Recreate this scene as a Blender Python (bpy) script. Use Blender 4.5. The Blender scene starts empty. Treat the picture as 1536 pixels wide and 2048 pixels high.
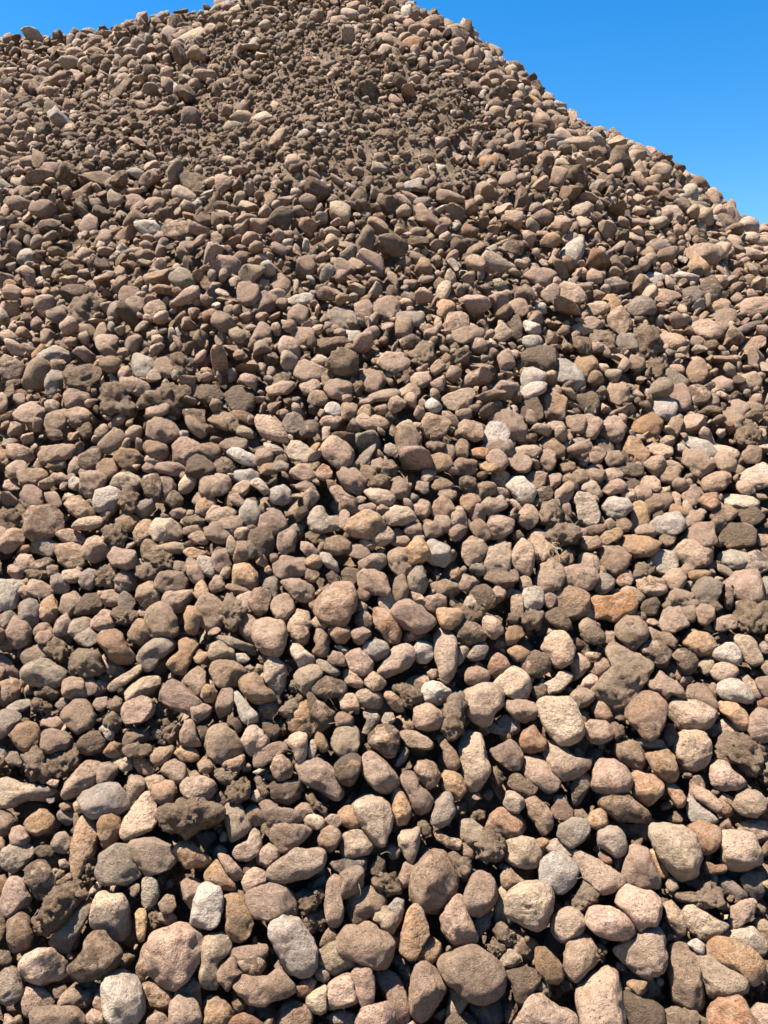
import bpy, math, numpy as np
from mathutils import Matrix, Vector

# ------------------------------------------------------------------ camera, sky, sun, exposure
SC = bpy.context.scene
COL = SC.collection
FPX = 1607.0                       # focal length in photo pixels (photo 1536 x 2048)
PITCH = math.radians(-9.0)
CAM = np.array([0.0, 0.0, 1.6])
cam_d = bpy.data.cameras.new('camera')
cam_d.sensor_fit = 'VERTICAL'
cam_d.angle = 2 * math.atan(1024 / FPX)
cam_d.clip_start, cam_d.clip_end = 0.05, 2000
cam = bpy.data.objects.new('camera', cam_d)
cam.location = CAM
cam.rotation_euler = (math.radians(90) + PITCH, 0, 0)
COL.objects.link(cam)
SC.camera = cam

SUN_TO = Vector((-0.36, 0.03, 0.93)).normalized()      # towards the sun: high, from the left
sun_el = math.asin(SUN_TO.z)
sun_az = math.atan2(SUN_TO.x, SUN_TO.y)
world = bpy.data.worlds.new('World')
SC.world = world
world.use_nodes = True
wn = world.node_tree
wn.nodes.clear()
sky = wn.nodes.new('ShaderNodeTexSky')
sky.sky_type = 'NISHITA'
sky.sun_disc = False
sky.sun_elevation = sun_el
sky.sun_rotation = sun_az
sky.altitude = 0
sky.air_density, sky.dust_density, sky.ozone_density = 1.0, 0.3, 3.0
wb = wn.nodes.new('ShaderNodeBackground')
wb.inputs['Strength'].default_value = 0.0575
wo = wn.nodes.new('ShaderNodeOutputWorld')
hs = wn.nodes.new('ShaderNodeHueSaturation')
hs.inputs['Saturation'].default_value = 1.44          # the phone's vivid blue
wn.links.new(sky.outputs[0], hs.inputs['Color'])
wn.links.new(hs.outputs[0], wb.inputs[0])
wn.links.new(wb.outputs[0], wo.inputs[0])

sl = bpy.data.lights.new('sun', 'SUN')
sl.energy = 5.0
sl.angle = math.radians(0.5)
sl.color = (1.0, 0.94, 0.84)
so = bpy.data.objects.new('sun', sl)
so.rotation_euler = SUN_TO.to_track_quat('Z', 'Y').to_euler()
COL.objects.link(so)

SC.view_settings.view_transform = 'Standard'
SC.view_settings.look = 'None'
SC.view_settings.gamma = 1.0
SC.view_settings.use_curve_mapping = False
SC.view_settings.exposure = 1.86

# ------------------------------------------------------------------ materials
class NT:
    def __init__(self, name):
        self.m = bpy.data.materials.new(name)
        self.m.use_nodes = True
        self.t = self.m.node_tree
        self.t.nodes.clear()
    def n(self, kind, **kw):
        nd = self.t.nodes.new(kind)
        for k, v in kw.items():
            setattr(nd, k, v)
        return nd
    def put(self, sock, v):
        if isinstance(v, bpy.types.NodeSocket):
            self.t.links.new(v, sock)
        elif v is not None:
            sock.default_value = v
    def math(self, op, a, b=None, c=None, clamp=False):
        nd = self.n('ShaderNodeMath', operation=op, use_clamp=clamp)
        for i, v in enumerate((a, b, c)):
            self.put(nd.inputs[i], v)
        return nd.outputs[0]
    def vmath(self, op, a, b):
        nd = self.n('ShaderNodeVectorMath', operation=op)
        self.put(nd.inputs[0], a); self.put(nd.inputs[1], b)
        return nd.outputs[0]
    def noise(self, vec, scale, detail=4.0, rough=0.55):
        nd = self.n('ShaderNodeTexNoise')
        self.put(nd.inputs['Vector'], vec)
        nd.inputs['Scale'].default_value = scale
        nd.inputs['Detail'].default_value = detail
        nd.inputs['Roughness'].default_value = rough
        return nd.outputs['Fac']
    def ramp(self, v, a, b, lo=0.0, hi=1.0):
        nd = self.n('ShaderNodeMapRange', interpolation_type='SMOOTHSTEP')
        self.put(nd.inputs[0], v)
        for i, q in enumerate((a, b, lo, hi)):
            self.put(nd.inputs[1 + i], q)
        return nd.outputs[0]
    def mix(self, f, a, b, blend='MIX'):
        nd = self.n('ShaderNodeMix', data_type='RGBA', blend_type=blend)
        self.put(nd.inputs[0], f); self.put(nd.inputs[6], a); self.put(nd.inputs[7], b)
        return nd.outputs[2]
    def bump(self, h, dist, strength=1.0, normal=None):
        nd = self.n('ShaderNodeBump')
        nd.inputs['Strength'].default_value = strength
        nd.inputs['Distance'].default_value = dist
        self.put(nd.inputs['Height'], h)
        if normal is not None:
            self.put(nd.inputs['Normal'], normal)
        return nd.outputs[0]
    def finish(self, col, rough, normal):
        b = self.n('ShaderNodeBsdfPrincipled')
        self.put(b.inputs['Base Color'], col)
        self.put(b.inputs['Roughness'], rough)
        b.inputs['Specular IOR Level'].default_value = 0.25
        self.put(b.inputs['Normal'], normal)
        o = self.n('ShaderNodeOutputMaterial')
        self.t.links.new(b.outputs[0], o.inputs[0])
        return self.m

SOILC = (0.105, 0.072, 0.047, 1)
def stone_material():
    k = NT('dusty_stone')
    geo = k.n('ShaderNodeNewGeometry')
    tint = k.n('ShaderNodeAttribute', attribute_name='tint').outputs['Color']
    par = k.n('ShaderNodeAttribute', attribute_name='par').outputs['Vector']
    sep = k.n('ShaderNodeSeparateXYZ'); k.put(sep.inputs[0], par)
    mud, speck, seed = sep.outputs[0], sep.outputs[1], sep.outputs[2]
    off = k.n('ShaderNodeCombineXYZ')
    for i, m in enumerate((37.0, 17.0, 53.0)):
        k.put(off.inputs[i], k.math('MULTIPLY', seed, m))
    p = k.vmath('ADD', geo.outputs['Position'], off.outputs[0])
    n_lo = k.noise(p, 14, 5, 0.6)
    n_mid = k.noise(p, 70, 5, 0.65)
    n_hi = k.noise(p, 260, 4, 0.7)
    v = k.math('ADD', k.ramp(n_lo, 0.3, 0.7, 0.82, 1.16), k.ramp(n_mid, 0.3, 0.7, -0.24, 0.20))
    char = k.math('FRACT', k.math('MULTIPLY', seed, 7.31))           # how coarse the grain of this stone is
    v = k.math('ADD', v, k.math('MULTIPLY', k.ramp(n_hi, 0.3, 0.7, -0.26, 0.24), k.math('MULTIPLY_ADD', char, 1.1, 0.25)))
    g = k.n('ShaderNodeCombineXYZ')
    for i in range(3):
        k.put(g.inputs[i], v)
    c = k.mix(1.0, tint, g.outputs[0], 'MULTIPLY')
    # warm staining in broad patches
    c = k.mix(k.ramp(k.noise(k.vmath('ADD', p, (7, 3, 1)), 20, 3), 0.52, 0.75, 0.0, 0.35), c, (0.21, 0.115, 0.056, 1))
    # some stones are banded
    band = k.ramp(k.math('FRACT', k.math('MULTIPLY', seed, 13.7)), 0.68, 0.72)
    st = k.noise(k.vmath('MULTIPLY', p, (14, 60, 95)), 1.0, 4, 0.6)
    bv = k.n('ShaderNodeCombineXYZ')
    for i in range(3):
        k.put(bv.inputs[i], k.ramp(st, 0.35, 0.65, 0.72, 1.22))
    c = k.mix(k.math('MULTIPLY', band, 0.8), c, k.mix(1.0, c, bv.outputs[0], 'MULTIPLY'))
    # dried dust lying in patches over every stone
    dn = k.noise(k.vmath('ADD', p, (5, 8, 2)), 30, 6, 0.66)
    dm = k.ramp(dn, 0.46, 0.60, 0.0, 0.62)
    dm = k.math('MULTIPLY', dm, k.math('MULTIPLY_ADD', mud, 1.6, 0.35), clamp=True)
    c = k.mix(dm, c, (0.302, 0.210, 0.148, 1))
    # pale mineral flecks and scratches of dust
    fl = k.noise(k.vmath('ADD', p, (3, 9, 4)), 190, 3, 0.7)
    thr = k.math('SUBTRACT', 0.72, k.math('MULTIPLY', speck, 0.24))
    flm = k.math('MULTIPLY', k.ramp(fl, thr, k.math('ADD', thr, 0.08)), k.ramp(n_lo, 0.40, 0.60, 0.25, 1.0))
    c = k.mix(k.math('MULTIPLY', flm, 0.8), c, (0.42, 0.36, 0.30, 1))
    # dark pits
    pit = k.ramp(k.noise(k.vmath('ADD', p, (1, 5, 8)), 150, 4, 0.65), 0.28, 0.40, 0.7, 0.0)
    c = k.mix(pit, c, (0.05, 0.036, 0.026, 1))
    # caked soil
    mn = k.noise(k.vmath('ADD', p, (11, 2, 6)), 22, 7, 0.68)
    mt = k.math('SUBTRACT', 0.86, k.math('MULTIPLY', mud, 0.55))
    mm = k.ramp(mn, mt, k.math('ADD', mt, 0.10))
    sc = k.mix(n_mid, (0.05, 0.033, 0.021, 1), (0.155, 0.103, 0.064, 1))
    c = k.mix(k.math('MULTIPLY', mm, 0.88), c, sc)
    h = k.math('ADD', k.math('MULTIPLY', n_lo, 1.6), n_mid)
    h = k.math('ADD', h, k.math('MULTIPLY', n_hi, k.math('MULTIPLY_ADD', char, 1.2, 0.2)))
    h = k.math('ADD', h, k.math('MULTIPLY', mm, k.math('MULTIPLY', n_mid, 1.2)))
    h = k.math('SUBTRACT', h, pit)
    return k.finish(c, 0.9, k.bump(h, 0.014, 0.95))

def soil_material():
    k = NT('crumbly_soil')
    geo = k.n('ShaderNodeNewGeometry')
    par = k.n('ShaderNodeAttribute', attribute_name='par').outputs['Vector']
    p = k.vmath('ADD', geo.outputs['Position'], k.vmath('MULTIPLY', par, (31, 31, 31)))
    n1 = k.noise(p, 5, 4); n2 = k.noise(p, 45, 6, 0.7); n3 = k.noise(p, 160, 5, 0.7)
    c = k.mix(k.ramp(n2, 0.3, 0.7), (0.066, 0.041, 0.024, 1), (0.212, 0.140, 0.087, 1))
    c = k.mix(k.ramp(n1, 0.4, 0.65, 0.0, 0.5), c, (0.265, 0.190, 0.129, 1))
    c = k.mix(k.ramp(n3, 0.62, 0.72, 0.0, 0.6), c, (0.26, 0.20, 0.145, 1))
    h = k.math('ADD', k.math('MULTIPLY', n2, 2.0), n3)
    return k.finish(c, 0.97, k.bump(h, 0.018, 0.9))

def plain_material(name, c0, c1, scale):
    k = NT(name)
    geo = k.n('ShaderNodeNewGeometry')
    n = k.noise(geo.outputs['Position'], scale, 5)
    return k.finish(k.mix(n, c0, c1), 0.9, k.bump(n, 0.004, 0.5))

M_STONE = stone_material()
M_SOIL = soil_material()
M_ROOT = plain_material('dry_root_fibre', (0.32, 0.23, 0.13, 1), (0.5, 0.4, 0.26, 1), 60)
M_GROUND = plain_material('bare_earth', (0.13, 0.095, 0.065, 1), (0.22, 0.165, 0.115, 1), 3)

DARK = np.array([0.63, 0.635, 0.665])
# tint (base colour), mud, speckle for each colour of stone
PAL = {
    't': ((0.425, 0.276, 0.176), 0.28, 0.35), 'T': ((0.490, 0.345, 0.222), 0.18, 0.40),
    'p': ((0.450, 0.292, 0.192), 0.22, 0.30), 'b': ((0.330, 0.203, 0.116), 0.50, 0.25),
    'o': ((0.430, 0.250, 0.125), 0.28, 0.28), 'O': ((0.440, 0.215, 0.090), 0.24, 0.18),
    'r': ((0.350, 0.180, 0.095), 0.30, 0.25), 'g': ((0.385, 0.290, 0.200), 0.28, 0.50),
    'w': ((0.490, 0.392, 0.290), 0.22, 0.85), 'k': ((0.270, 0.200, 0.142), 0.35, 0.30),  # k: dark grey, with the shade on shadowed stones painted into its tint
    'd': ((0.185, 0.122, 0.074), 1.00, 0.05)}

# ------------------------------------------------------------------ the shape of the pile
S_, AX, AY, AZ, KX, RR, ANG, RZ = 0.873, -0.56, 8.512, 5.725, 0.81, 0.139, 0.10, 5.19
def surf(x, y):
    dx = x - AX
    dx = np.where(dx > 0, dx * KX, dx * 0.72)
    c = AZ - S_ * (np.sqrt(dx * dx + (y - AY) ** 2 + RR * RR) - RR)
    ux, uy = -math.cos(ANG), math.sin(ANG)
    px, py = x - AX, y - AY
    tt = np.maximum(0, px * ux + py * uy)
    q = np.sqrt((px - tt * ux) ** 2 + (py - tt * uy) ** 2 + 0.09) - 0.3
    r = RZ - 0.03 * tt - S_ * q
    k = 0.12
    m = np.maximum(c, r)
    h = m + k * np.log(np.exp((c - m) / k) + np.exp((r - m) / k)) - k * 0.69
    w = 0.06 * (np.sin(1.9 * x + 0.7 * y) * np.cos(1.3 * y - 0.4 * x + 1.0) + 0.6 * np.sin(3.7 * x - 2.1 * y + 2))
    return h + w
CP, SP = math.cos(PITCH), math.sin(PITCH)
RIGHT, UP, FWD = np.array([1.0, 0, 0]), np.array([0, -SP, CP]), np.array([0, CP, SP])
def ray(X, Y):
    u = (np.asarray(X, float) - 768) / FPX
    v = (np.asarray(Y, float) - 1024) / FPX
    return u[..., None] * RIGHT - v[..., None] * UP + FWD          # depth along FWD = 1
TT = np.linspace(0.9, 13, 1100)
def hit(X, Y):                                                     # depth at which a photo pixel meets the pile
    d = ray(X, Y)
    out = np.full(d.shape[0], np.nan)
    for i0 in range(0, len(d), 2000):
        dd = d[i0:i0 + 2000]
        p = CAM + dd[:, None, :] * TT[None, :, None]
        m = p[..., 2] < surf(p[..., 0], p[..., 1])
        out[i0:i0 + 2000] = np.where(m.any(1), TT[np.argmax(m, 1)], np.nan)
    return out
def project(P):
    q = P - CAM
    z = q @ FWD
    return 768 + FPX * (q @ RIGHT) / z, 1024 - FPX * (q @ UP) / z, z
def normal_at(x, y):
    e = 0.03
    gx = (surf(x + e, y) - surf(x - e, y)) / (2 * e)
    gy = (surf(x, y + e) - surf(x, y - e)) / (2 * e)
    n = np.stack([-gx, -gy, np.ones_like(gx)], -1)
    return n / np.linalg.norm(n, axis=-1, keepdims=True)
SOIL_ELL = [(600, 120, 170, 120), (520, 70, 120, 60), (730, 280, 290, 75), (430, 290, 190, 65), (640, 200, 250, 80), (250, 235, 210, 60), (900, 345, 90, 35), (190, 300, 120, 40), (840, 230, 150, 90), (640, 335, 250, 50)]
def soilness(X, Y):                                                # where bare soil covers the slope
    s = np.full(np.shape(X), -1.0)
    for cx, cy, a, b in SOIL_ELL:
        s = np.maximum(s, 1.30 - np.sqrt(((X - cx) / a) ** 2 + ((Y - cy) / b) ** 2))
    s = s + 0.26 * np.sin(X / 31.0 + Y / 17.0) + 0.24 * np.cos(X / 19.0 - Y / 23.0) + 0.15 * np.sin(X / 9.0 - Y / 11.0)
    return np.clip(s * 1.6, 0, 1)

# ------------------------------------------------------------------ rock shapes
ICO = {}
def ico(n):
    """unit geodesic sphere, every face of the icosahedron cut into n*n triangles"""
    if n in ICO:
        return ICO[n]
    g = (1 + 5 ** 0.5) / 2
    V = np.array([(-1, g, 0), (1, g, 0), (-1, -g, 0), (1, -g, 0), (0, -1, g), (0, 1, g), (0, -1, -g), (0, 1, -g), (g, 0, -1), (g, 0, 1), (-g, 0, -1), (-g, 0, 1)])
    F = [(0, 11, 5), (0, 5, 1), (0, 1, 7), (0, 7, 10), (0, 10, 11), (1, 5, 9), (5, 11, 4), (11, 10, 2), (10, 7, 6), (7, 1, 8), (3, 9, 4), (3, 4, 2), (3, 2, 6), (3, 6, 8), (3, 8, 9), (4, 9, 5), (2, 4, 11), (6, 2, 10), (8, 6, 7), (9, 8, 1)]
    verts, idx, tris = [], {}, []
    def vid(p):
        key = tuple(np.round(p, 5))
        if key not in idx:
            idx[key] = len(verts)
            verts.append(p / np.linalg.norm(p))
        return idx[key]
    for a, b, c in F:
        A, B, C = V[a], V[b], V[c]
        grid = {}
        for i in range(n + 1):
            for j in range(n + 1 - i):
                grid[i, j] = vid(A + (B - A) * i / n + (C - A) * j / n)
        for i in range(n):
            for j in range(n - i):
                tris.append((grid[i, j], grid[i + 1, j], grid[i, j + 1]))
                if i + j < n - 1:
                    tris.append((grid[i + 1, j], grid[i + 1, j + 1], grid[i, j + 1]))
    ICO[n] = (np.array(verts), np.array(tris, np.int32))
    return ICO[n]

def fnoise(P, rng, freq, K=10):
    ks = rng.normal(size=(K, 3)) * freq
    return np.cos(P @ ks.T + rng.uniform(0, 6.28, K)).sum(1) * math.sqrt(2.0 / K)

def chip(P, rng, m, lo, hi, front=0.0):
    """flatten a solid against m random planes: worn facets"""
    for _ in range(m):
        q = rng.normal(size=3)
        q[2] += front
        q /= np.linalg.norm(q)
        s = P @ q
        d = s.max() * rng.uniform(lo, hi)
        P = P - np.maximum(0, s - d)[:, None] * q * 0.93
    return P

def facet(P, q, f):
    q = np.array(q) / np.linalg.norm(q)
    s = P @ q
    return P - np.maximum(0, s - s.max() * f)[:, None] * q * 0.95

def rough(P, rng, size, clod, ang):
    D = P / (np.linalg.norm(P, axis=1, keepdims=True) + 1e-9)
    Q = P / size
    if clod:
        a = 0.12 * fnoise(Q, rng, 2.2) + 0.13 * np.abs(fnoise(Q, rng, 4.5)) + 0.08 * np.abs(fnoise(Q, rng, 9, 14)) + 0.035 * fnoise(Q, rng, 17, 16) - 0.12
    else:
        a = 0.040 * fnoise(Q, rng, 1.8) + 0.024 * fnoise(Q, rng, 4.0) + (0.022 if ang else 0.013) * fnoise(Q, rng, 8.5, 14) + 0.008 * fnoise(Q, rng, 17, 16)
    return P + D * (a * size)[:, None]

def rock(n, rng, clod=False, ang=False):
    """free rock of radius about 1"""
    D, F = ico(n)
    p = rng.uniform(2.1, 3.2) if not ang else rng.uniform(3.0, 7.0)
    ax = np.array([1.0, rng.uniform(0.62, 0.95), rng.uniform(0.5, 0.85)])
    if rng.random() < 0.16:
        ax *= (1.3, 0.8, 0.75)
    elif rng.random() < 0.24:
        ax *= (1.15, 1.05, 0.5)
    P = D / (np.abs(D) ** p).sum(1, keepdims=True) ** (1 / p)
    sk = 1 + rng.uniform(-0.25, 0.25) * P[:, :1]
    P = P * np.concatenate([np.ones_like(sk), sk, sk], 1) * ax
    P = chip(P, rng, rng.integers(5, 9) if not ang else rng.integers(7, 13), 0.34 if ang else 0.58, 0.92)
    P = rough(P, rng, 0.85, clod, ang)
    return P / np.prod(ax) ** (1 / 3), F

def rot_random(rng, nrm, spread):
    """long axis near the surface plane, short axis near its normal"""
    z = nrm + rng.normal(size=3) * spread
    z /= np.linalg.norm(z)
    x = rng.normal(size=3)
    x -= z * (x @ z)
    x /= np.linalg.norm(x)
    return np.stack([x, np.cross(z, x), z], 1)

def new_mesh(name, V, F, mat, tint=None, par=None):
    me = bpy.data.meshes.new(name)
    nv, nf = len(V), len(F)
    me.vertices.add(nv)
    me.vertices.foreach_set('co', np.ascontiguousarray(V, np.float32).ravel())
    me.loops.add(nf * 3)
    me.loops.foreach_set('vertex_index', np.ascontiguousarray(F, np.int32).ravel())
    me.polygons.add(nf)
    me.polygons.foreach_set('loop_start', np.arange(0, nf * 3, 3, dtype=np.int32))
    me.update(calc_edges=True)
    me.polygons.foreach_set('use_smooth', np.ones(nf, bool))
    if tint is not None:
        a = me.attributes.new('tint', 'FLOAT_COLOR', 'POINT')
        t = np.ones((nv, 4), np.float32); t[:, :3] = tint
        a.data.foreach_set('color', t.ravel())
    if par is not None:
        a = me.attributes.new('par', 'FLOAT_VECTOR', 'POINT')
        q = np.empty((nv, 3), np.float32); q[:] = par
        a.data.foreach_set('vector', q.ravel())
    me.materials.append(mat)
    return me

class Heap:
    """collects many rocks for one joined object"""
    def __init__(self):
        self.V, self.F, self.T, self.P, self.n = [], [], [], [], 0
    def add(self, V, F, tint, par):
        self.V.append(V); self.F.append(F + self.n)
        self.T.append(np.broadcast_to(tint, (len(V), 3))); self.P.append(np.broadcast_to(par, (len(V), 3)))
        self.n += len(V)
    def build(self, name, mat, kind='stuff', label=None, cat=None):
        me = new_mesh(name, np.concatenate(self.V), np.concatenate(self.F), mat, np.concatenate(self.T), np.concatenate(self.P))
        o = bpy.data.objects.new(name, me)
        COL.objects.link(o)
        o['kind'] = kind
        if label: o['label'] = label
        if cat: o['category'] = cat
        return o

def tint_of(c, rng, mudx=1.0):
    base, mud, sp = PAL[c]
    t = np.array(base) * DARK * rng.uniform(0.86, 1.14) * (1 + rng.uniform(-0.025, 0.025, 3) * (1, 1, 2))
    return t, np.array([min(1.0, mud * rng.choice([0.4, 0.9, 1.7]) * rng.uniform(0.8, 1.2) * mudx), sp * rng.uniform(0.6, 1.3), rng.uniform(0, 1)])

# ------------------------------------------------------------------ ground and soil body of the pile
def build_ground():
    s = 600.0
    V = np.array([(-s, -s, -0.8), (s, -s, -0.8), (s, s, -0.8), (-s, s, -0.8)], float)
    me = new_mesh('ground', V, np.array([(0, 1, 2), (0, 2, 3)]), M_GROUND)
    o = bpy.data.objects.new('ground', me); COL.objects.link(o)
    o['kind'] = 'structure'; o['label'] = 'bare brown earth around the foot of the pile'
build_ground()

SOILGRID = {}
def soil_z(x, y):
    g = SOILGRID
    i = np.clip(np.searchsorted(g['ys'], y), 0, len(g['ys']) - 1)
    j = np.clip(np.searchsorted(g['xs'], x), 0, len(g['xs']) - 1)
    return g['z'][i, j]
def build_soil():
    xs = np.arange(-5.6, 6.2, 0.021)
    ys = np.concatenate([np.arange(-0.3, 4.8, 0.06), np.arange(4.8, 9.2, 0.016), np.arange(9.2, 13.5, 0.15)])
    X, Y = np.meshgrid(xs, ys)
    x, y = X.ravel(), Y.ravel()
    h = surf(x, y)
    pu, pv, _ = project(np.stack([x, y, h], 1))
    s = soilness(pu, pv)
    rng = np.random.default_rng(5)
    P = np.stack([x, y, h], 1)
    lump = 0.022 * fnoise(P, rng, 5) + 0.020 * np.abs(fnoise(P, rng, 16, 16)) + 0.010 * np.abs(fnoise(P, rng, 38, 20)) + 0.0045 * np.abs(fnoise(P, rng, 80, 24)) + 0.002 * np.abs(fnoise(P, rng, 140, 28)) - 0.03
    # small slips running down the slope
    lump += 0.03 * s * np.maximum(0, fnoise(P * (1, 0.25, 0.25), rng, 7, 8))
    up = np.clip((700 - pv) / 300, 0, 1)
    z = h - 0.19 + np.maximum(0.178 * s, 0.10 * up) + lump * (0.5 + 0.35 * np.maximum(s, 0.5 * up))
    nx, ny = len(xs), len(ys)
    SOILGRID.update(xs=xs, ys=ys, z=z.reshape(ny, nx))
    i = (np.arange(ny - 1)[:, None] * nx + np.arange(nx - 1)[None, :]).ravel()
    keep = (np.minimum(np.minimum(z[i], z[i + 1]), z[i + nx]) > -1.0)
    i = i[keep]
    F = np.concatenate([np.stack([i, i + 1, i + nx + 1], 1), np.stack([i, i + nx + 1, i + nx], 1)])
    used = np.unique(F); mp = np.full(len(x), -1); mp[used] = np.arange(len(used))
    V = np.stack([x, y, z], 1)[used]
    me = new_mesh('soil', V, mp[F], M_SOIL, None, np.zeros(3))
    o = bpy.data.objects.new('soil_slope', me); COL.objects.link(o)
    o['kind'] = 'structure'; o['label'] = 'brown crumbly soil slope showing between the stones'
build_soil()

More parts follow.
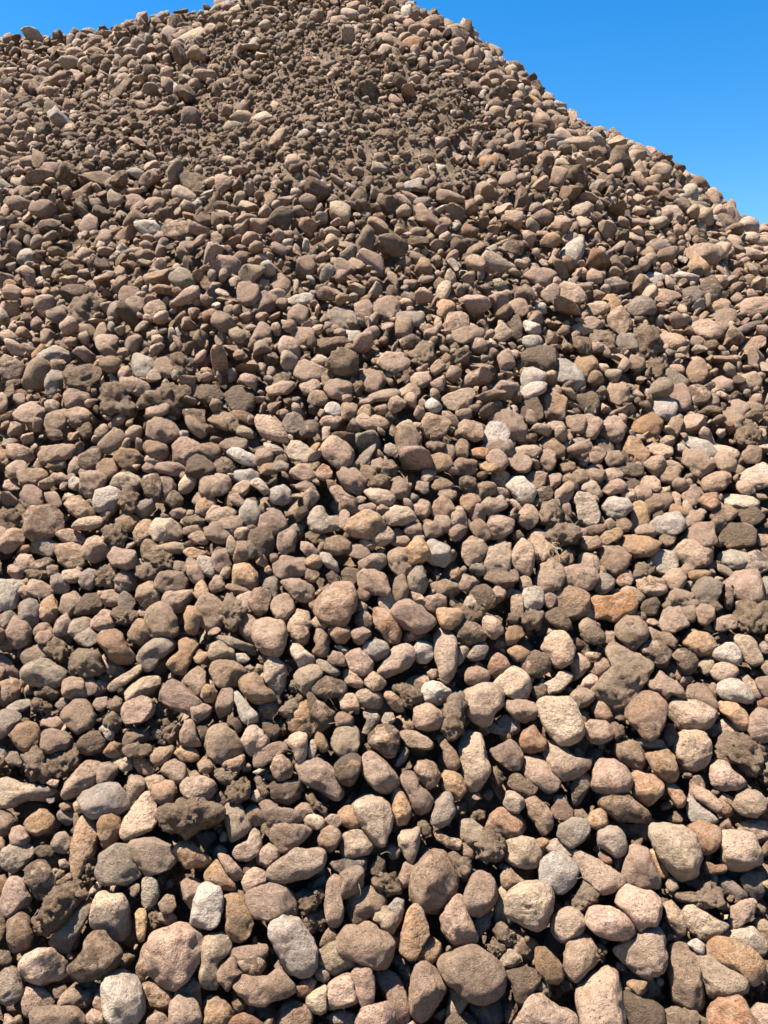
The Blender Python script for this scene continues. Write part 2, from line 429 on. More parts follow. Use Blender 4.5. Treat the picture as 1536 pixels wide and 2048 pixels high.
# ------------------------------------------------------------------ stones traced from the photograph
# every line: colour, flags (a angular, 1/2 how far sunk), * phrase of a landmark stone, outline in photo units of its tile
CATALOG = """#A 0 1648 3.84
t: 7 9 9 3 15 1 21 3 24 8 22 14 15 16 9 15
ba *long pinkish brown wedge stone standing on end: 58 3 62 -7 73 -6 75 12 72 22 66 27 62 36 58 42 55 36 53 22 55 12
T: 40 15 43 8 49 6 54 11 54 17 51 23 45 22 41 19
ga *grey flat-topped angular stone with rough speckled face: 0 29 3 19 8 16 23 16 25 20 24 26 16 33 10 38 3 36 0 33
b1: 26 20 32 16 40 16 42 22 39 25 30 25
b *dusty brown stone with crumbly soil stuck below: 20 33 28 27 34 28 40 36 43 43 42 51 36 57 28 56 24 50 19 44
p: 3 52 8 41 13 42 19 43 21 50 24 57 22 63 14 67 4 70 1 64
d: 33 62 38 54 48 52 56 54 61 62 57 69 48 75 38 75 33 70
d: 26 75 31 70 39 76 41 83 36 86 29 84
ka1 *shaded dark grey slab with pale tips: 40 89 50 75 60 63 68 59 70 63 62 80 55 96 48 97 42 95
d: 48 49 54 45 61 46 68 54 66 58 55 56
d1: 62 30 66 25 71 24 74 28 72 40 70 51 65 50 62 40
ga *grey-brown wedge stone with dark shaded underside: 71 42 75 30 78 21 88 17 97 16 101 24 106 35 108 38 98 45 84 47 75 46
T *blunt tan stone with broad sunlit top: 99 15 106 13 117 13 130 17 135 23 134 30 128 36 114 39 109 34 104 26
o: 134 20 139 14 146 15 155 22 162 27 160 33 144 34 137 28
T *squarish tan block with chipped dark corner: 71 64 76 51 86 54 95 53 99 64 100 80 96 88 89 90 80 82 71 80 70 72
t: 99 49 103 45 107 46 107 52 103 56 100 55
ga: 109 43 115 41 121 43 122 52 120 60 114 66 109 61 109 50
t: 122 61 128 54 133 56 135 63 131 68 125 68
t1: 140 46 145 42 154 45 158 53 153 65 147 64 142 57
oa *bright ochre finger-shaped sliver: 104 68 107 65 111 65 113 70 112 80 110 88 107 90 105 82
d1: 113 71 118 68 124 70 124 76 117 79 113 76
pa *large flat pinkish-grey boulder with ridged face: 113 110 115 98 119 88 127 78 135 74 143 75 150 80 156 88 157 98 152 108 144 120 136 126 128 126 119 118
ba: 106 105 110 94 116 86 120 87 117 97 114 108 111 123 107 121 104 115
b *round boulder caked in rough brown soil: 53 110 58 105 65 98 66 87 72 82 80 83 87 89 92 98 90 107 82 115 70 120 59 122 54 117
T *yellowish tan oval stone lying flat: 15 107 20 101 30 97 41 96 47 100 51 108 50 116 44 121 32 123 20 119 15 113
b: 5 74 15 69 22 72 25 84 21 95 11 98 6 88
b1: -3 66 3 69 5 78 2 88 -3 92
ga *faceted grey stone cut by the left frame edge: 0 115 5 109 12 112 17 119 18 130 14 135 5 138 -2 136 -3 122
k1: -3 97 7 98 9 105 4 111 -3 112
p1: 19 131 22 124 30 127 40 134 40 139 28 143 25 150 20 147 17 138
p *wide pinkish stone lying along the bottom edge: 24 146 30 140 43 139 54 141 66 147 68 154 50 162 28 162 24 153
ta1: 44 138 52 129 58 123 64 127 75 126 74 132 66 140 57 141 48 140
w *white speckled egg-shaped granite stone: 78 138 79 126 84 117 92 114 101 115 107 122 110 132 110 144 105 152 96 157 86 156 80 148
r1: 72 138 75 130 80 127 80 148 74 145
p: 66 147 72 141 79 147 80 155 70 158 66 152
b1: 110 126 116 118 122 123 130 129 130 139 122 143 114 139 111 133
ba1: 134 130 142 122 149 116 153 125 154 140 150 150 142 140
p *smooth pinkish rounded stone at the bottom edge: 130 148 131 138 138 132 147 133 152 139 154 150 150 158 134 162 130 155
p: 114 150 120 145 128 147 131 155 128 162 113 162
t1: 4 145 10 150 16 146 17 154 14 162 3 162
t: 45 28 50 27 53 31 52 34 46 33
t: 42 40 46 34 50 36 49 40 43 42
b: 44 44 54 37 56 42 50 48 45 47
r1: -3 40 4 40 7 46 4 52 -3 54
#B 380 1648 3.84
t *big tan dome-shaped stone: 43 62 44 54 52 47 61 44 70 46 77 54 82 62 82 70 78 72 60 73 48 71 44 67
ta *triangular tan stone pointing down: 62 6 64 1 74 -1 87 2 93 6 92 10 80 18 71 22 67 19 63 11
T *long tan stone tilted up to the right: 58 40 62 33 70 26 82 20 92 20 98 18 102 22 101 33 90 40 75 44 62 44 58 43
t: 51 25 56 17 61 15 68 20 68 26 58 33 52 30
t: 40 44 43 37 51 33 58 36 58 44 50 49 44 54 41 49
T *pale curved sausage-shaped stone: 31 23 36 17 44 13 49 3 54 5 55 16 52 23 43 28 34 27
ta: 21 23 24 22 32 27 40 37 40 41 34 44 28 38 22 28
oa *yellow ochre wedge stone: 11 38 15 30 20 26 23 31 28 40 35 47 36 50 31 52 18 47 12 44
wa *grey-white upright block: 3 66 5 53 9 46 14 45 21 50 24 57 22 70 19 80 11 83 4 81 2 75
o *orange-tan peanut-shaped stone: 26 57 36 50 41 53 44 64 46 71 49 77 45 87 38 91 31 88 26 84 29 75 29 67
T *tall pale tan column stone: 8 110 10 95 11 88 19 84 26 85 32 93 30 100 24 105 21 113 24 120 20 127 13 129 8 124 7 117
ta: 36 106 42 102 52 101 57 104 58 110 54 115 48 118 40 113
p1: 29 101 34 95 57 93 58 100 52 104 40 107
b: 21 114 24 108 32 101 36 106 37 112 40 115 35 118 29 128 22 121
w *big grey-white rough granite boulder: 61 78 64 73 74 72 83 74 90 82 95 90 97 97 95 110 90 114 77 115 72 107 65 94 61 86
t *saddle-backed tan stone with dirty lower face: 31 125 37 117 42 115 48 119 60 117 65 112 72 112 76 119 80 126 78 131 66 136 58 139 45 138 37 129
t1: 65 109 69 104 74 110 75 114 67 112
d: 82 58 87 52 93 53 100 50 103 53 100 60 92 66 87 68 85 63
d1: 86 71 92 68 100 67 103 74 101 80 94 82 88 78
b1: 100 92 104 83 108 79 114 88 110 92 102 95
t *upright finger-shaped tan stone: 104 58 106 44 110 39 115 39 117 45 116 55 117 65 116 74 112 78 107 77 105 70
t: 115 37 120 33 130 32 134 37 133 47 128 54 120 57 116 55 117 45
ta1 *half-shaded grey-tan stone with pale tip: 119 62 125 56 130 52 138 49 148 55 150 60 143 66 132 75 127 77 123 70
b1: 139 33 144 25 149 28 150 35 145 40 140 38
T: 116 10 121 4 128 3 134 8 138 14 141 18 138 23 126 26 117 26 116 19
b: 98 11 101 4 108 1 115 5 116 10 112 18 107 22 100 18
d: 141 41 148 42 156 39 160 45 160 52 152 54 142 50
t *broad dusty stone with a grooved top: 115 87 121 79 130 79 142 82 152 86 156 92 154 103 150 111 140 109 126 105 116 98
t1: 129 78 135 74 143 78 146 83 140 84 131 82
T: 139 69 143 64 150 63 158 66 161 74 156 84 150 82 145 77 140 73
Ta: 96 107 99 98 108 92 115 89 116 98 120 103 126 107 122 111 112 117 107 114 103 109
T: 95 112 99 109 106 113 108 118 103 122 97 119
r: 81 126 86 121 92 118 97 121 94 127 89 133 84 133
T: 90 133 98 126 103 123 106 125 105 136 106 142 100 146 93 143 90 138
p *blocky pinkish stone leaning on its neighbour: 105 135 107 123 113 118 121 115 124 120 128 132 128 136 120 139 107 143
p *long pinkish loaf-shaped stone: 122 117 126 109 133 106 139 108 142 118 142 128 140 136 134 141 129 136 126 126
t1: 142 115 152 115 160 119 165 130 168 142 167 152 158 154 152 140 148 128
p: 128 150 133 142 143 138 152 137 157 145 157 156 140 162 128 157
b *reddish brown dome stone at the bottom edge: 67 148 72 140 82 136 89 140 93 148 93 155 85 162 68 162
r: 30 155 34 148 42 145 50 149 56 154 55 162 30 162
oa *orange ochre faceted stone: 12 145 14 137 20 133 28 137 35 146 32 152 20 157 12 154
o: 32 136 36 132 40 134 42 141 38 144 34 142
ga1: 106 148 114 143 124 145 128 150 124 154 110 155
k1: 108 30 120 27 135 27 137 33 130 38 115 38
#C 760 1648 3.84
b *large round rusty brown boulder with white specks: 24 45 27 34 32 26 40 21 48 22 54 28 58 36 59 47 55 56 48 64 40 67 32 64 26 56
p *smooth pink oval stone: 66 47 70 39 78 35 85 39 89 45 89 56 85 65 77 70 70 69 66 62
ta *two-faced stone, tan left half and grey right half: 46 70 50 62 56 54 60 52 64 58 66 66 71 76 74 87 70 93 58 93 52 88 48 81
T *big pale stone with bright rounded top: 97 56 101 50 110 46 122 45 130 49 134 57 132 68 127 77 119 80 110 75 99 70 97 63
w *white and ochre mottled rough stone: 123 38 125 28 131 21 140 23 147 27 151 35 149 44 143 50 137 52 128 48 124 44
T *pale tan block with rounded corners: 95 22 97 12 106 10 116 11 122 16 124 23 121 33 112 35 100 32 96 28
d *dark brown soil-covered lump: 73 15 77 7 83 4 90 8 95 14 94 22 90 27 82 27 76 25
b1: 42 7 45 5 54 11 62 12 60 20 52 18 45 13
d: 53 25 58 23 64 26 68 31 71 37 65 41 60 39 57 32
b1: 63 16 72 12 74 22 70 27 64 24
ga: 128 17 134 11 142 13 148 20 147 26 140 22 130 22
o1: 120 13 126 10 133 12 128 20 124 23
T *tall pale notched stone: 14 9 17 5 25 6 28 2 30 6 29 17 27 27 23 31 20 25 15 18
t1: 14 44 18 32 21 29 27 34 26 40 23 46 16 48
k1: 5 20 10 14 15 20 14 25 8 27
oa *ochre brown wedge stone: 17 80 19 66 26 60 32 68 37 78 38 86 33 94 27 102 23 103 16 98 17 90
o1: 30 105 32 94 39 87 44 90 47 95 44 103 40 107 33 107
w: 6 63 12 57 18 59 18 66 16 75 14 76 10 68
t *largest tan boulder along the bottom, tilted: 44 104 46 97 58 93 72 94 86 101 93 109 95 118 91 128 84 137 77 139 69 134 60 126 52 121 46 112
p *pinkish-grey upright stone beside the largest boulder: 23 135 25 120 28 110 36 106 42 110 49 119 49 128 45 138 38 149 31 152 24 145
t1: 52 142 55 130 52 124 58 127 67 136 62 144 57 150 52 147
ka2: 71 139 84 138 92 128 94 140 93 150 88 155 76 156
b *brown wedge stone pointing down: 97 114 104 112 113 110 120 114 123 121 118 128 113 134 110 140 106 137 102 124
d: 121 123 125 118 129 123 130 130 124 132 121 128
T: 92 104 95 97 99 95 104 97 109 104 106 109 99 112 95 110
ba1: 102 93 103 82 110 86 118 89 122 92 118 99 116 104 110 105 104 99
o *tan-brown slanting oval stone: 119 103 120 96 126 94 133 101 141 109 140 118 135 122 129 121 122 113
T *creased tan block: 131 76 134 70 146 64 152 66 157 73 154 82 147 88 140 91 134 87 131 82
d: 89 83 91 77 97 78 102 84 101 91 95 92 91 88
d: 84 96 87 89 92 90 95 97 91 101 86 100
T2: 88 63 91 55 92 49 96 49 97 57 98 70 103 74 98 77 89 74
b1: 93 40 97 32 102 36 108 42 112 46 103 48 97 49 94 45
pa *pointed pinkish stone rising from the bottom edge: 104 155 111 140 117 130 124 132 133 140 142 143 150 147 150 162 104 162
k2: 9 105 14 99 22 105 27 112 24 120 15 115
k2: 72 74 80 68 86 68 84 78 76 86
#D 1136 1648 3.84
g: -9 9 -6 1 4 -4 14 -3 17 4 12 12 3 17 -5 13
g *smooth grey-tan rounded stone: 21 12 22 5 30 1 38 2 43 9 45 17 42 23 37 25 28 20 22 17
Ta *long tan wedge stone pointing right: 4 28 3 20 10 22 21 28 33 34 41 40 42 44 36 51 26 54 19 47 11 42 6 34
t *tan boulder with a dark dirt patch: 41 38 44 31 46 19 52 17 60 19 64 25 68 34 71 42 70 50 60 49 48 46 43 43
o1: 63 20 66 18 71 26 76 34 77 40 72 41 68 34 65 26
T *big tan shield-shaped boulder: 63 9 65 1 75 -1 90 2 97 8 99 15 100 26 98 38 94 41 86 42 80 36 74 28 68 20
o *ochre brown stone behind the shield-shaped boulder: 93 2 99 -4 110 0 117 4 118 14 113 22 106 25 101 23 100 13
p *big pinkish cube-like boulder: 117 8 120 4 132 4 142 7 146 14 149 22 148 30 138 34 125 35 119 30 120 22 118 15
T1: 130 1 140 -4 152 -2 158 4 156 12 148 13 140 6
b1: 148 10 155 7 162 12 162 22 152 21
r: 23 24 26 20 32 25 34 29 31 31 26 29
r1: 103 32 106 29 113 32 120 31 121 36 113 38 105 37
k1: 133 42 138 36 148 36 153 44 150 52 143 57 137 52
T: 75 46 79 40 84 46 85 49 80 52 76 50
p *big pinkish boulder with an undercut front: 36 62 39 52 45 47 54 50 65 53 71 60 72 70 69 78 62 79 56 82 51 78 48 72 43 66
p *pink-orange smooth oval stone: 13 76 17 66 22 64 34 65 42 67 47 74 51 82 45 88 32 88 22 84
d *bone-shaped dark soil clod: 83 53 87 51 92 55 99 54 104 49 104 45 109 46 112 50 118 52 119 57 116 63 106 62 95 59 88 60
ta: 73 62 79 59 83 63 87 69 91 78 89 88 85 84 78 76 76 68
d1: 69 80 75 73 80 80 86 85 90 91 80 90 73 88
Ta *tan pointed wedge stone: 87 66 91 62 96 61 104 68 115 74 123 77 121 80 113 85 106 89 98 85 92 80 90 72
p *pink upright stone at the right: 124 74 126 64 133 59 143 57 144 61 142 69 136 77 130 81 125 80
g1: 117 87 124 81 133 80 142 80 147 86 152 92 149 100 142 99 130 92
t1: 142 76 146 72 152 74 158 80 158 88 149 88 145 82
o *smooth peach-coloured slab: 105 96 109 91 118 88 130 90 139 95 147 103 150 111 147 119 140 123 135 115 122 108 108 103
T *pale stone with a dark scraped patch: 100 100 106 101 118 106 128 111 136 118 139 123 134 130 122 133 110 132 106 122 103 110
t *tall upright tan pillar-like stone: 78 92 90 91 98 96 101 105 103 115 104 125 105 136 102 143 88 141 80 135 78 122 77 110 78 100
T *large shiny-specked stone with peaked top: 36 96 45 91 53 84 60 77 65 76 70 83 74 92 76 101 72 112 63 118 55 114 43 108 38 102
p *plump smooth pink boulder: -5 100 -1 90 6 84 11 82 18 87 23 96 24 103 17 114 7 122 0 118 -4 110
d1: 23 93 27 92 29 97 27 102 24 101
p *massive pinkish boulder standing at the bottom edge: 7 135 8 126 12 118 17 114 24 114 27 104 36 105 40 112 39 120 41 130 43 150 42 164 10 164
o: 45 122 49 120 56 121 61 122 60 128 55 133 50 128
b2: 42 110 46 114 56 116 66 117 70 122 68 130 58 134 50 130 44 122
b: 42 130 50 129 57 136 66 137 72 143 74 152 70 162 50 162 45 145
d: 75 147 82 142 92 144 100 148 104 155 100 164 78 164
r *reddish rounded boulder near the bottom right corner: 109 144 113 136 122 134 132 133 137 140 140 148 143 157 138 164 115 164 110 152
p *pale pink stone in the bottom right corner: 140 144 146 138 155 139 164 142 164 164 146 162 141 152
w: 92 92 99 88 105 93 104 100 98 98
k2: 112 42 120 40 135 52 138 58 128 60 118 52
d: 2 60 9 52 13 46 19 48 23 54 20 61 12 66 4 63
#E 0 1264 3.84
o: 0 12 0 5 6 3 11 6 13 10 10 14 3 15
ta: 6 0 10 -5 20 -5 24 5 25 9 19 13 14 9 9 3
p: 27 4 31 -1 38 -2 41 4 37 9 30 9
p1: 41 4 44 -2 52 -2 56 3 54 9 47 5
ga: 56 2 58 -3 68 -4 77 1 74 8 66 12 59 9
o *rusty brown teardrop stone: 75 7 77 2 86 0 93 1 97 8 101 15 105 20 100 24 91 24 84 20 79 12
g *grey-tan club-shaped stone: 105 22 108 14 112 10 122 5 129 3 134 6 135 11 129 17 122 22 117 29 111 30 107 26
o *ochre and white bone-shaped stone: 128 24 133 19 138 15 137 8 141 5 150 5 153 9 148 16 145 24 142 31 138 32 131 28
t1: 17 19 21 13 27 10 36 10 40 17 38 21 28 21 19 25
g *grey-brown boulder with shaded lower face: 17 30 22 24 30 20 37 21 43 26 48 29 50 34 46 40 34 42 22 39 18 35
d: 37 10 42 5 48 7 54 13 55 20 52 27 46 26 40 18
d *big dark crumbly soil clod: 54 28 55 17 60 15 66 15 74 17 78 25 75 32 65 34 57 31
Ta1: 79 23 82 21 88 24 97 29 92 33 86 35 82 30
b1: 76 34 80 31 85 32 86 37 80 39
Ta *thin tan sliver sloping up to the right: 82 43 88 37 97 31 106 25 109 29 103 35 92 43 84 47
b *dull brown round stone at the left edge: 0 44 0 37 6 34 14 36 17 42 16 50 9 55 2 57 -3 52
ta1: -3 16 2 17 8 23 13 30 17 38 8 34 -3 35
t: 48 45 50 37 56 34 64 35 66 42 67 49 56 52 49 49
t: 62 40 66 34 71 34 75 39 74 47 68 49 62 46
t1: 73 40 76 36 82 39 82 44 77 48 73 48
Ta *pale sharp-edged block with shaded right face: 96 46 101 40 110 34 122 34 125 40 118 47 108 50 98 52
pa *flat pinkish block below the pale sharp-edged one: 94 60 97 54 110 50 118 53 118 63 112 68 98 71 95 66
ta *thick tan slab sloping down to the right: 124 50 127 38 132 35 140 41 152 52 157 58 150 66 140 61 128 55
t: 147 58 156 54 162 58 160 64 151 70 148 66
t: 139 38 147 30 152 26 158 31 158 42 152 49 146 44
o: 149 20 153 15 160 16 161 21 156 24 151 24
t *big round tan stone with dimpled top: 47 65 52 58 57 52 65 52 70 57 73 64 75 69 70 74 60 77 54 73
t: 71 56 74 51 82 50 83 56 78 62 74 60
d: 84 54 90 50 94 54 93 61 87 62 84 59
g: -3 63 3 60 10 59 16 62 16 66 10 74 4 80 -3 82
o *orange-brown lumpy stone near the left edge: 8 79 13 73 23 68 28 71 31 78 29 86 22 92 14 88 10 83
p1: 32 70 35 65 42 65 48 70 52 75 44 74 33 74
t: 32 82 33 76 40 74 48 76 56 80 57 84 53 89 44 90 37 93 32 89
b *round dusty ball-shaped stone with dark pits: 60 86 63 80 70 76 78 77 82 82 82 87 78 93 70 96 63 92
w: 76 75 79 71 84 71 88 77 87 83 82 82 79 77
o: 79 93 84 85 88 84 94 88 95 93 88 96 82 95
d: 79 69 84 64 91 63 94 67 91 73 86 75
b: 95 84 97 77 103 73 110 74 115 79 112 85 104 87 96 88
d: 96 90 101 87 108 87 114 88 115 94 108 96 98 96
ba: 115 95 120 90 134 87 134 92 128 100 119 103 115 99
d: 126 76 133 70 138 71 137 79 131 84 126 81
t: 138 77 142 69 147 67 150 73 152 82 155 88 148 88 139 85
o *glossy ochre oval pebble: 134 93 139 88 146 87 151 91 153 97 147 100 139 99
t: 123 107 127 101 134 97 141 101 143 108 140 114 134 117 130 111
ra: 152 101 157 95 165 104 160 109 153 108
d *lumpy light brown soil clod: 20 98 25 90 33 92 37 99 39 112 32 115 25 112
d: 36 100 38 93 46 90 57 91 62 97 60 105 50 108 40 107
g1: 5 98 9 92 17 92 20 97 16 103 8 102
k1: -3 88 4 89 6 96 3 105 -3 108
t *long tan stone leaning up to the right: 48 123 51 115 60 104 68 97 76 97 81 100 76 108 73 117 64 123 55 127 50 127
t: 74 108 78 101 85 100 92 105 91 110 85 116 78 118 74 114
T1: 86 100 94 95 101 95 103 100 101 106 94 107 91 104
o1: 103 97 110 96 115 99 119 104 117 109 108 108 104 103
T *very long pale stone entering from the left edge: -4 113 4 112 15 115 30 117 40 121 48 125 47 129 36 129 24 129 10 134 -4 134
t: 36 116 40 113 45 114 44 119 38 118
w *large speckled stone with white rough top: 61 129 66 123 78 118 88 117 93 121 97 128 100 134 92 139 80 140 72 141 64 135
t: 98 121 99 113 105 110 111 112 112 118 109 125 103 129 99 127
t1: 108 117 113 111 121 110 128 112 128 118 118 122 113 122
b: 116 124 118 118 126 114 133 115 136 121 132 129 124 134 118 130
T *squat pale tan block: 140 117 144 113 158 111 165 113 166 121 160 128 150 130 143 127 140 122
Ta *pale tapered stone with a rough flat face: 93 150 98 140 105 131 111 124 115 124 119 134 122 143 116 150 103 156 96 157
d *wide dark slab of crumbly soil: 123 139 128 132 138 129 150 131 160 133 168 137 169 141 163 147 152 151 145 154 133 154 127 149
o: 75 148 77 142 84 140 91 143 93 150 91 158 84 165 79 165 76 156
o *orange stone with a grey patch: 18 148 22 142 28 140 30 136 35 136 41 140 42 147 38 153 28 156 20 153
t: -3 138 4 136 10 140 13 146 9 152 2 158 -3 158
k1: 45 140 50 133 57 137 58 144 52 148 46 145
o1: 46 133 50 130 56 132 55 136 48 137
o: 56 132 60 128 66 135 66 139 58 138
k2: 117 76 121 73 125 78 123 82 118 81
k1: 43 56 47 51 54 51 54 58 47 62
d: 26 47 33 42 40 41 46 46 43 51 34 51
d: 24 54 29 50 36 53 38 59 32 63 25 60
wa1: 5 58 12 54 22 51 24 55 19 60 10 61
#F 380 1264 3.84
t *squarish dusty tan boulder: 47 4 49 -8 58 -11 70 -9 74 -2 73 10 68 19 60 17 52 12
ga *thin grey slab sloping down to the right: 17 3 20 1 30 3 42 8 50 11 52 15 42 15 33 11 25 7
T: 14 14 16 9 22 7 28 10 34 14 34 19 28 22 19 22 15 19
w: 32 19 36 16 42 17 46 21 42 24 35 23
b *dark mottled brown round boulder: 14 30 17 24 24 22 33 22 40 27 43 32 38 39 30 43 21 42 16 36
b: 37 40 42 33 50 31 56 36 58 42 65 46 64 52 52 54 43 50 39 46
Ta *pale grey-pink shield-shaped stone on end: 58 20 61 17 66 20 72 26 75 32 73 42 69 51 65 53 63 45 59 38 57 28
T: 77 10 80 8 86 11 92 17 97 22 92 25 85 29 81 22 78 16
b: 96 5 98 -4 104 -2 108 2 106 9 107 13 104 19 97 18 93 15 97 11
b: 79 2 81 -5 91 -5 92 2 90 8 86 10 81 5
o: 108 2 112 -4 122 -3 124 3 119 9 112 8
b: 125 3 127 -2 135 -3 139 2 136 7 130 10 126 7
w *pale stone with a white crusted patch: 132 13 135 8 143 6 150 8 153 14 150 19 143 21 136 18
p: 120 18 124 14 130 13 136 18 140 24 139 30 132 33 124 29 120 24
ta: 106 21 110 15 116 16 119 20 119 26 112 25 107 24
ga: 111 10 114 9 121 14 120 17 113 13
ga: 96 23 100 21 107 24 113 28 116 32 112 35 104 31 98 27
T *rounded pale tan stone with split front: 81 34 85 28 92 25 98 27 102 32 97 37 93 42 91 49 85 45 82 40
b: 92 41 97 36 104 34 112 36 119 39 121 44 116 49 104 51 97 48
pa: 117 30 121 28 127 33 133 39 132 43 126 43 120 40
b: 134 37 140 30 146 34 150 39 147 44 140 45 135 41
T: 128 48 133 44 140 43 146 46 150 53 146 58 138 60 131 56
ta: 115 51 119 48 126 48 129 53 129 60 118 61 116 57
t: 111 66 114 62 119 61 125 65 126 70 118 71 113 73
T *smooth pale beige rounded stone: 108 83 112 75 118 71 125 71 130 77 130 86 126 93 117 97 110 91
ba *brown pointed wedge above the orange-tan one: 91 47 94 47 98 53 105 58 111 62 108 70 102 77 98 74 94 66 91 58
oa *orange-tan wedge with steep lit face: 75 68 79 62 85 56 90 51 92 60 94 68 97 76 92 82 83 78 76 74
d: 69 60 73 54 79 52 82 58 79 64 72 66
b1: 52 62 54 55 60 53 66 55 68 62 62 67 55 68
b1: 55 72 60 68 66 69 69 76 66 83 60 84 58 77
wa *white and grey narrow wedge stone: 33 48 36 46 40 50 46 57 52 64 52 70 44 72 39 67 36 58
pa: 19 57 23 49 26 43 33 45 33 55 30 63 22 69 20 66
o: 9 44 12 40 18 42 22 47 19 54 12 53 9 50
b: 28 67 32 65 38 67 40 73 37 78 33 73 29 71
t *big dusty round boulder with a smudged top: 11 85 14 78 20 73 28 71 34 76 36 82 42 88 40 94 30 99 20 100 13 95
T *smooth light tan round stone: 39 83 42 75 50 72 56 75 60 83 59 89 52 95 45 95 42 89
b1: 5 76 7 71 12 71 16 75 12 81 9 84 6 80
b2: 23 100 30 99 40 95 41 100 36 108 28 106
pa *flat pink stone with a red stain: 48 99 51 94 60 87 68 84 75 87 74 91 66 96 57 102 50 104
T: 74 84 77 80 83 77 89 78 90 86 88 98 83 101 80 94 76 88
g: 91 88 93 83 97 83 98 90 95 97 90 98
o *small bright ochre brown stone: 96 80 99 76 104 82 107 89 104 92 100 92 97 86
b: 62 104 65 97 71 94 76 98 79 105 77 111 70 114 64 111
pa *big triangular pinkish boulder: 82 103 90 99 98 96 105 100 110 107 114 117 119 122 118 128 112 129 104 125 94 119 86 112
b *brown earthy boulder right of the triangular one: 110 102 117 96 125 93 131 96 131 106 129 114 124 119 117 117 112 110
t *tan egg-shaped boulder with soil on its right: 131 101 134 95 139 92 146 97 152 102 157 110 159 118 154 124 147 124 139 117 134 110
b *dark brown round soil-coated boulder: 137 86 139 78 145 72 154 72 160 77 161 86 157 95 150 97 143 93
ga1: 132 62 137 58 143 62 146 67 141 73 138 78 132 77 136 68
g: 147 67 150 62 156 62 157 68 153 72 148 71
d: 20 110 25 106 32 107 35 111 31 116 24 115
d: 28 124 33 117 40 112 44 118 44 126 36 131 30 129
b *dark brown loaf-shaped stone: 60 120 65 115 75 114 84 114 87 119 84 126 76 132 67 131 62 126
d: 50 113 54 112 57 118 60 124 57 127 53 122
T: 47 128 49 122 53 121 55 128 52 131
T *upright tan block with flat face: 27 140 29 132 37 132 43 140 46 150 40 157 31 161 28 152
b: 42 134 50 132 55 137 57 146 50 150 46 146 43 140
t *forked tan stone smeared with soil: 54 133 60 128 67 134 76 136 83 139 86 145 80 148 68 147 61 149 58 142
t1: 80 136 86 131 92 133 96 139 90 143 86 146 83 140
T: 86 145 90 140 96 139 102 143 104 148 98 152 90 151
d: 91 129 94 126 99 131 105 137 104 141 98 137 94 134
t: 103 144 108 140 115 141 116 147 112 151 106 149
o *orange-brown stone beside the big pale one: 114 138 119 133 124 133 128 141 131 149 124 151 117 149 115 144
T *big pale tan stone narrowing downward: 125 132 131 126 138 123 147 128 153 133 156 142 153 152 148 164 138 163 134 152 129 145
t: 42 27 46 25 50 28 47 31
t: 50 28 52 24 56 26 55 31 52 32
b1: 53 19 56 16 59 18 57 24 54 23
wa: 48 108 53 105 58 106 53 109
#G 760 1264 3.84
T *plump tan stone, bean-like and tilted: -4 32 0 26 6 18 12 10 20 9 26 13 27 19 22 26 12 32 2 36
w: 26 13 29 7 36 6 41 11 41 18 36 24 30 24 27 19
T *tall upright egg-shaped tan stone: 41 10 42 3 47 -1 54 -1 58 6 59 17 58 28 55 36 51 40 47 36 45 26 42 17
r: 2 3 5 -4 14 -5 17 1 15 8 8 9
b: 17 8 20 0 28 -4 36 -2 32 5 25 7 20 10
ba: 58 4 62 -5 74 -6 82 0 80 6 70 9 62 8
T1: 59 10 67 10 69 14 64 21 60 25 59 18
k1: 68 19 72 11 80 8 83 13 79 20 73 22
oa: 96 3 99 -4 107 -5 111 2 104 8 98 10
r *rust brown crusty stone: 83 27 86 20 91 16 97 20 100 27 96 32 89 36 85 31
o: 98 14 103 10 110 12 115 16 112 21 105 22 100 19
b *crumbly brown earthy boulder: 108 24 113 17 119 14 127 17 132 23 130 30 122 35 113 33
t *large round tan boulder with fine pale specks: 124 12 127 5 133 -2 141 -2 148 5 150 13 147 22 140 29 134 26 130 18
b: 65 33 68 27 76 25 83 29 84 36 78 41 70 41 66 38
T *smooth light pinkish-tan rounded boulder: 88 40 93 34 101 28 109 29 115 37 116 43 112 50 104 52 96 49 94 44
T1: 118 43 124 39 134 36 138 31 146 32 146 37 138 45 127 49 121 47
t1: 146 22 152 17 158 20 161 26 155 33 148 37
b1: 19 40 24 35 32 33 38 36 37 40 33 46 26 46
d: 12 43 17 40 24 44 31 48 32 54 24 57 17 54
w *pale grey stone with white top: 32 46 35 40 42 38 49 42 54 46 54 51 47 56 38 56 33 52
o *small ochre egg-shaped stone: 3 49 5 45 10 46 15 52 18 57 17 61 12 61 7 56
t *rounded tan stone like a bread roll: 25 67 26 59 32 55 39 56 45 61 48 68 45 74 36 76 28 73
o1: 18 73 21 67 25 67 26 74 20 76
d *tall brown mud-caked stone: 48 67 51 58 55 50 62 50 64 57 63 67 62 76 56 80 50 78 47 73
T *big rough tan boulder with a dark notch: 63 58 65 47 70 42 80 39 88 42 94 48 94 56 88 63 86 70 80 72 70 70 64 64
ta: 95 55 98 52 108 52 118 54 123 61 121 67 113 70 104 67 98 60
T *large smooth beige slab with clean face: 121 55 125 50 137 51 145 49 149 55 153 64 157 76 154 84 147 88 139 86 130 78 125 68
r *rust-red angular stone: 108 83 112 75 118 72 122 77 128 84 126 90 117 92 109 92
Ta *tall pale rectangular block: 61 84 65 76 69 73 77 77 80 86 82 98 84 108 79 118 72 122 66 118 63 106 61 95
ta *boxy tan stone with shaded top: 84 91 90 87 96 85 100 82 105 88 109 95 107 105 100 108 93 104 87 98
k2: 88 70 96 64 106 68 107 76 98 79
k2: 79 73 88 70 98 75 97 80 86 77
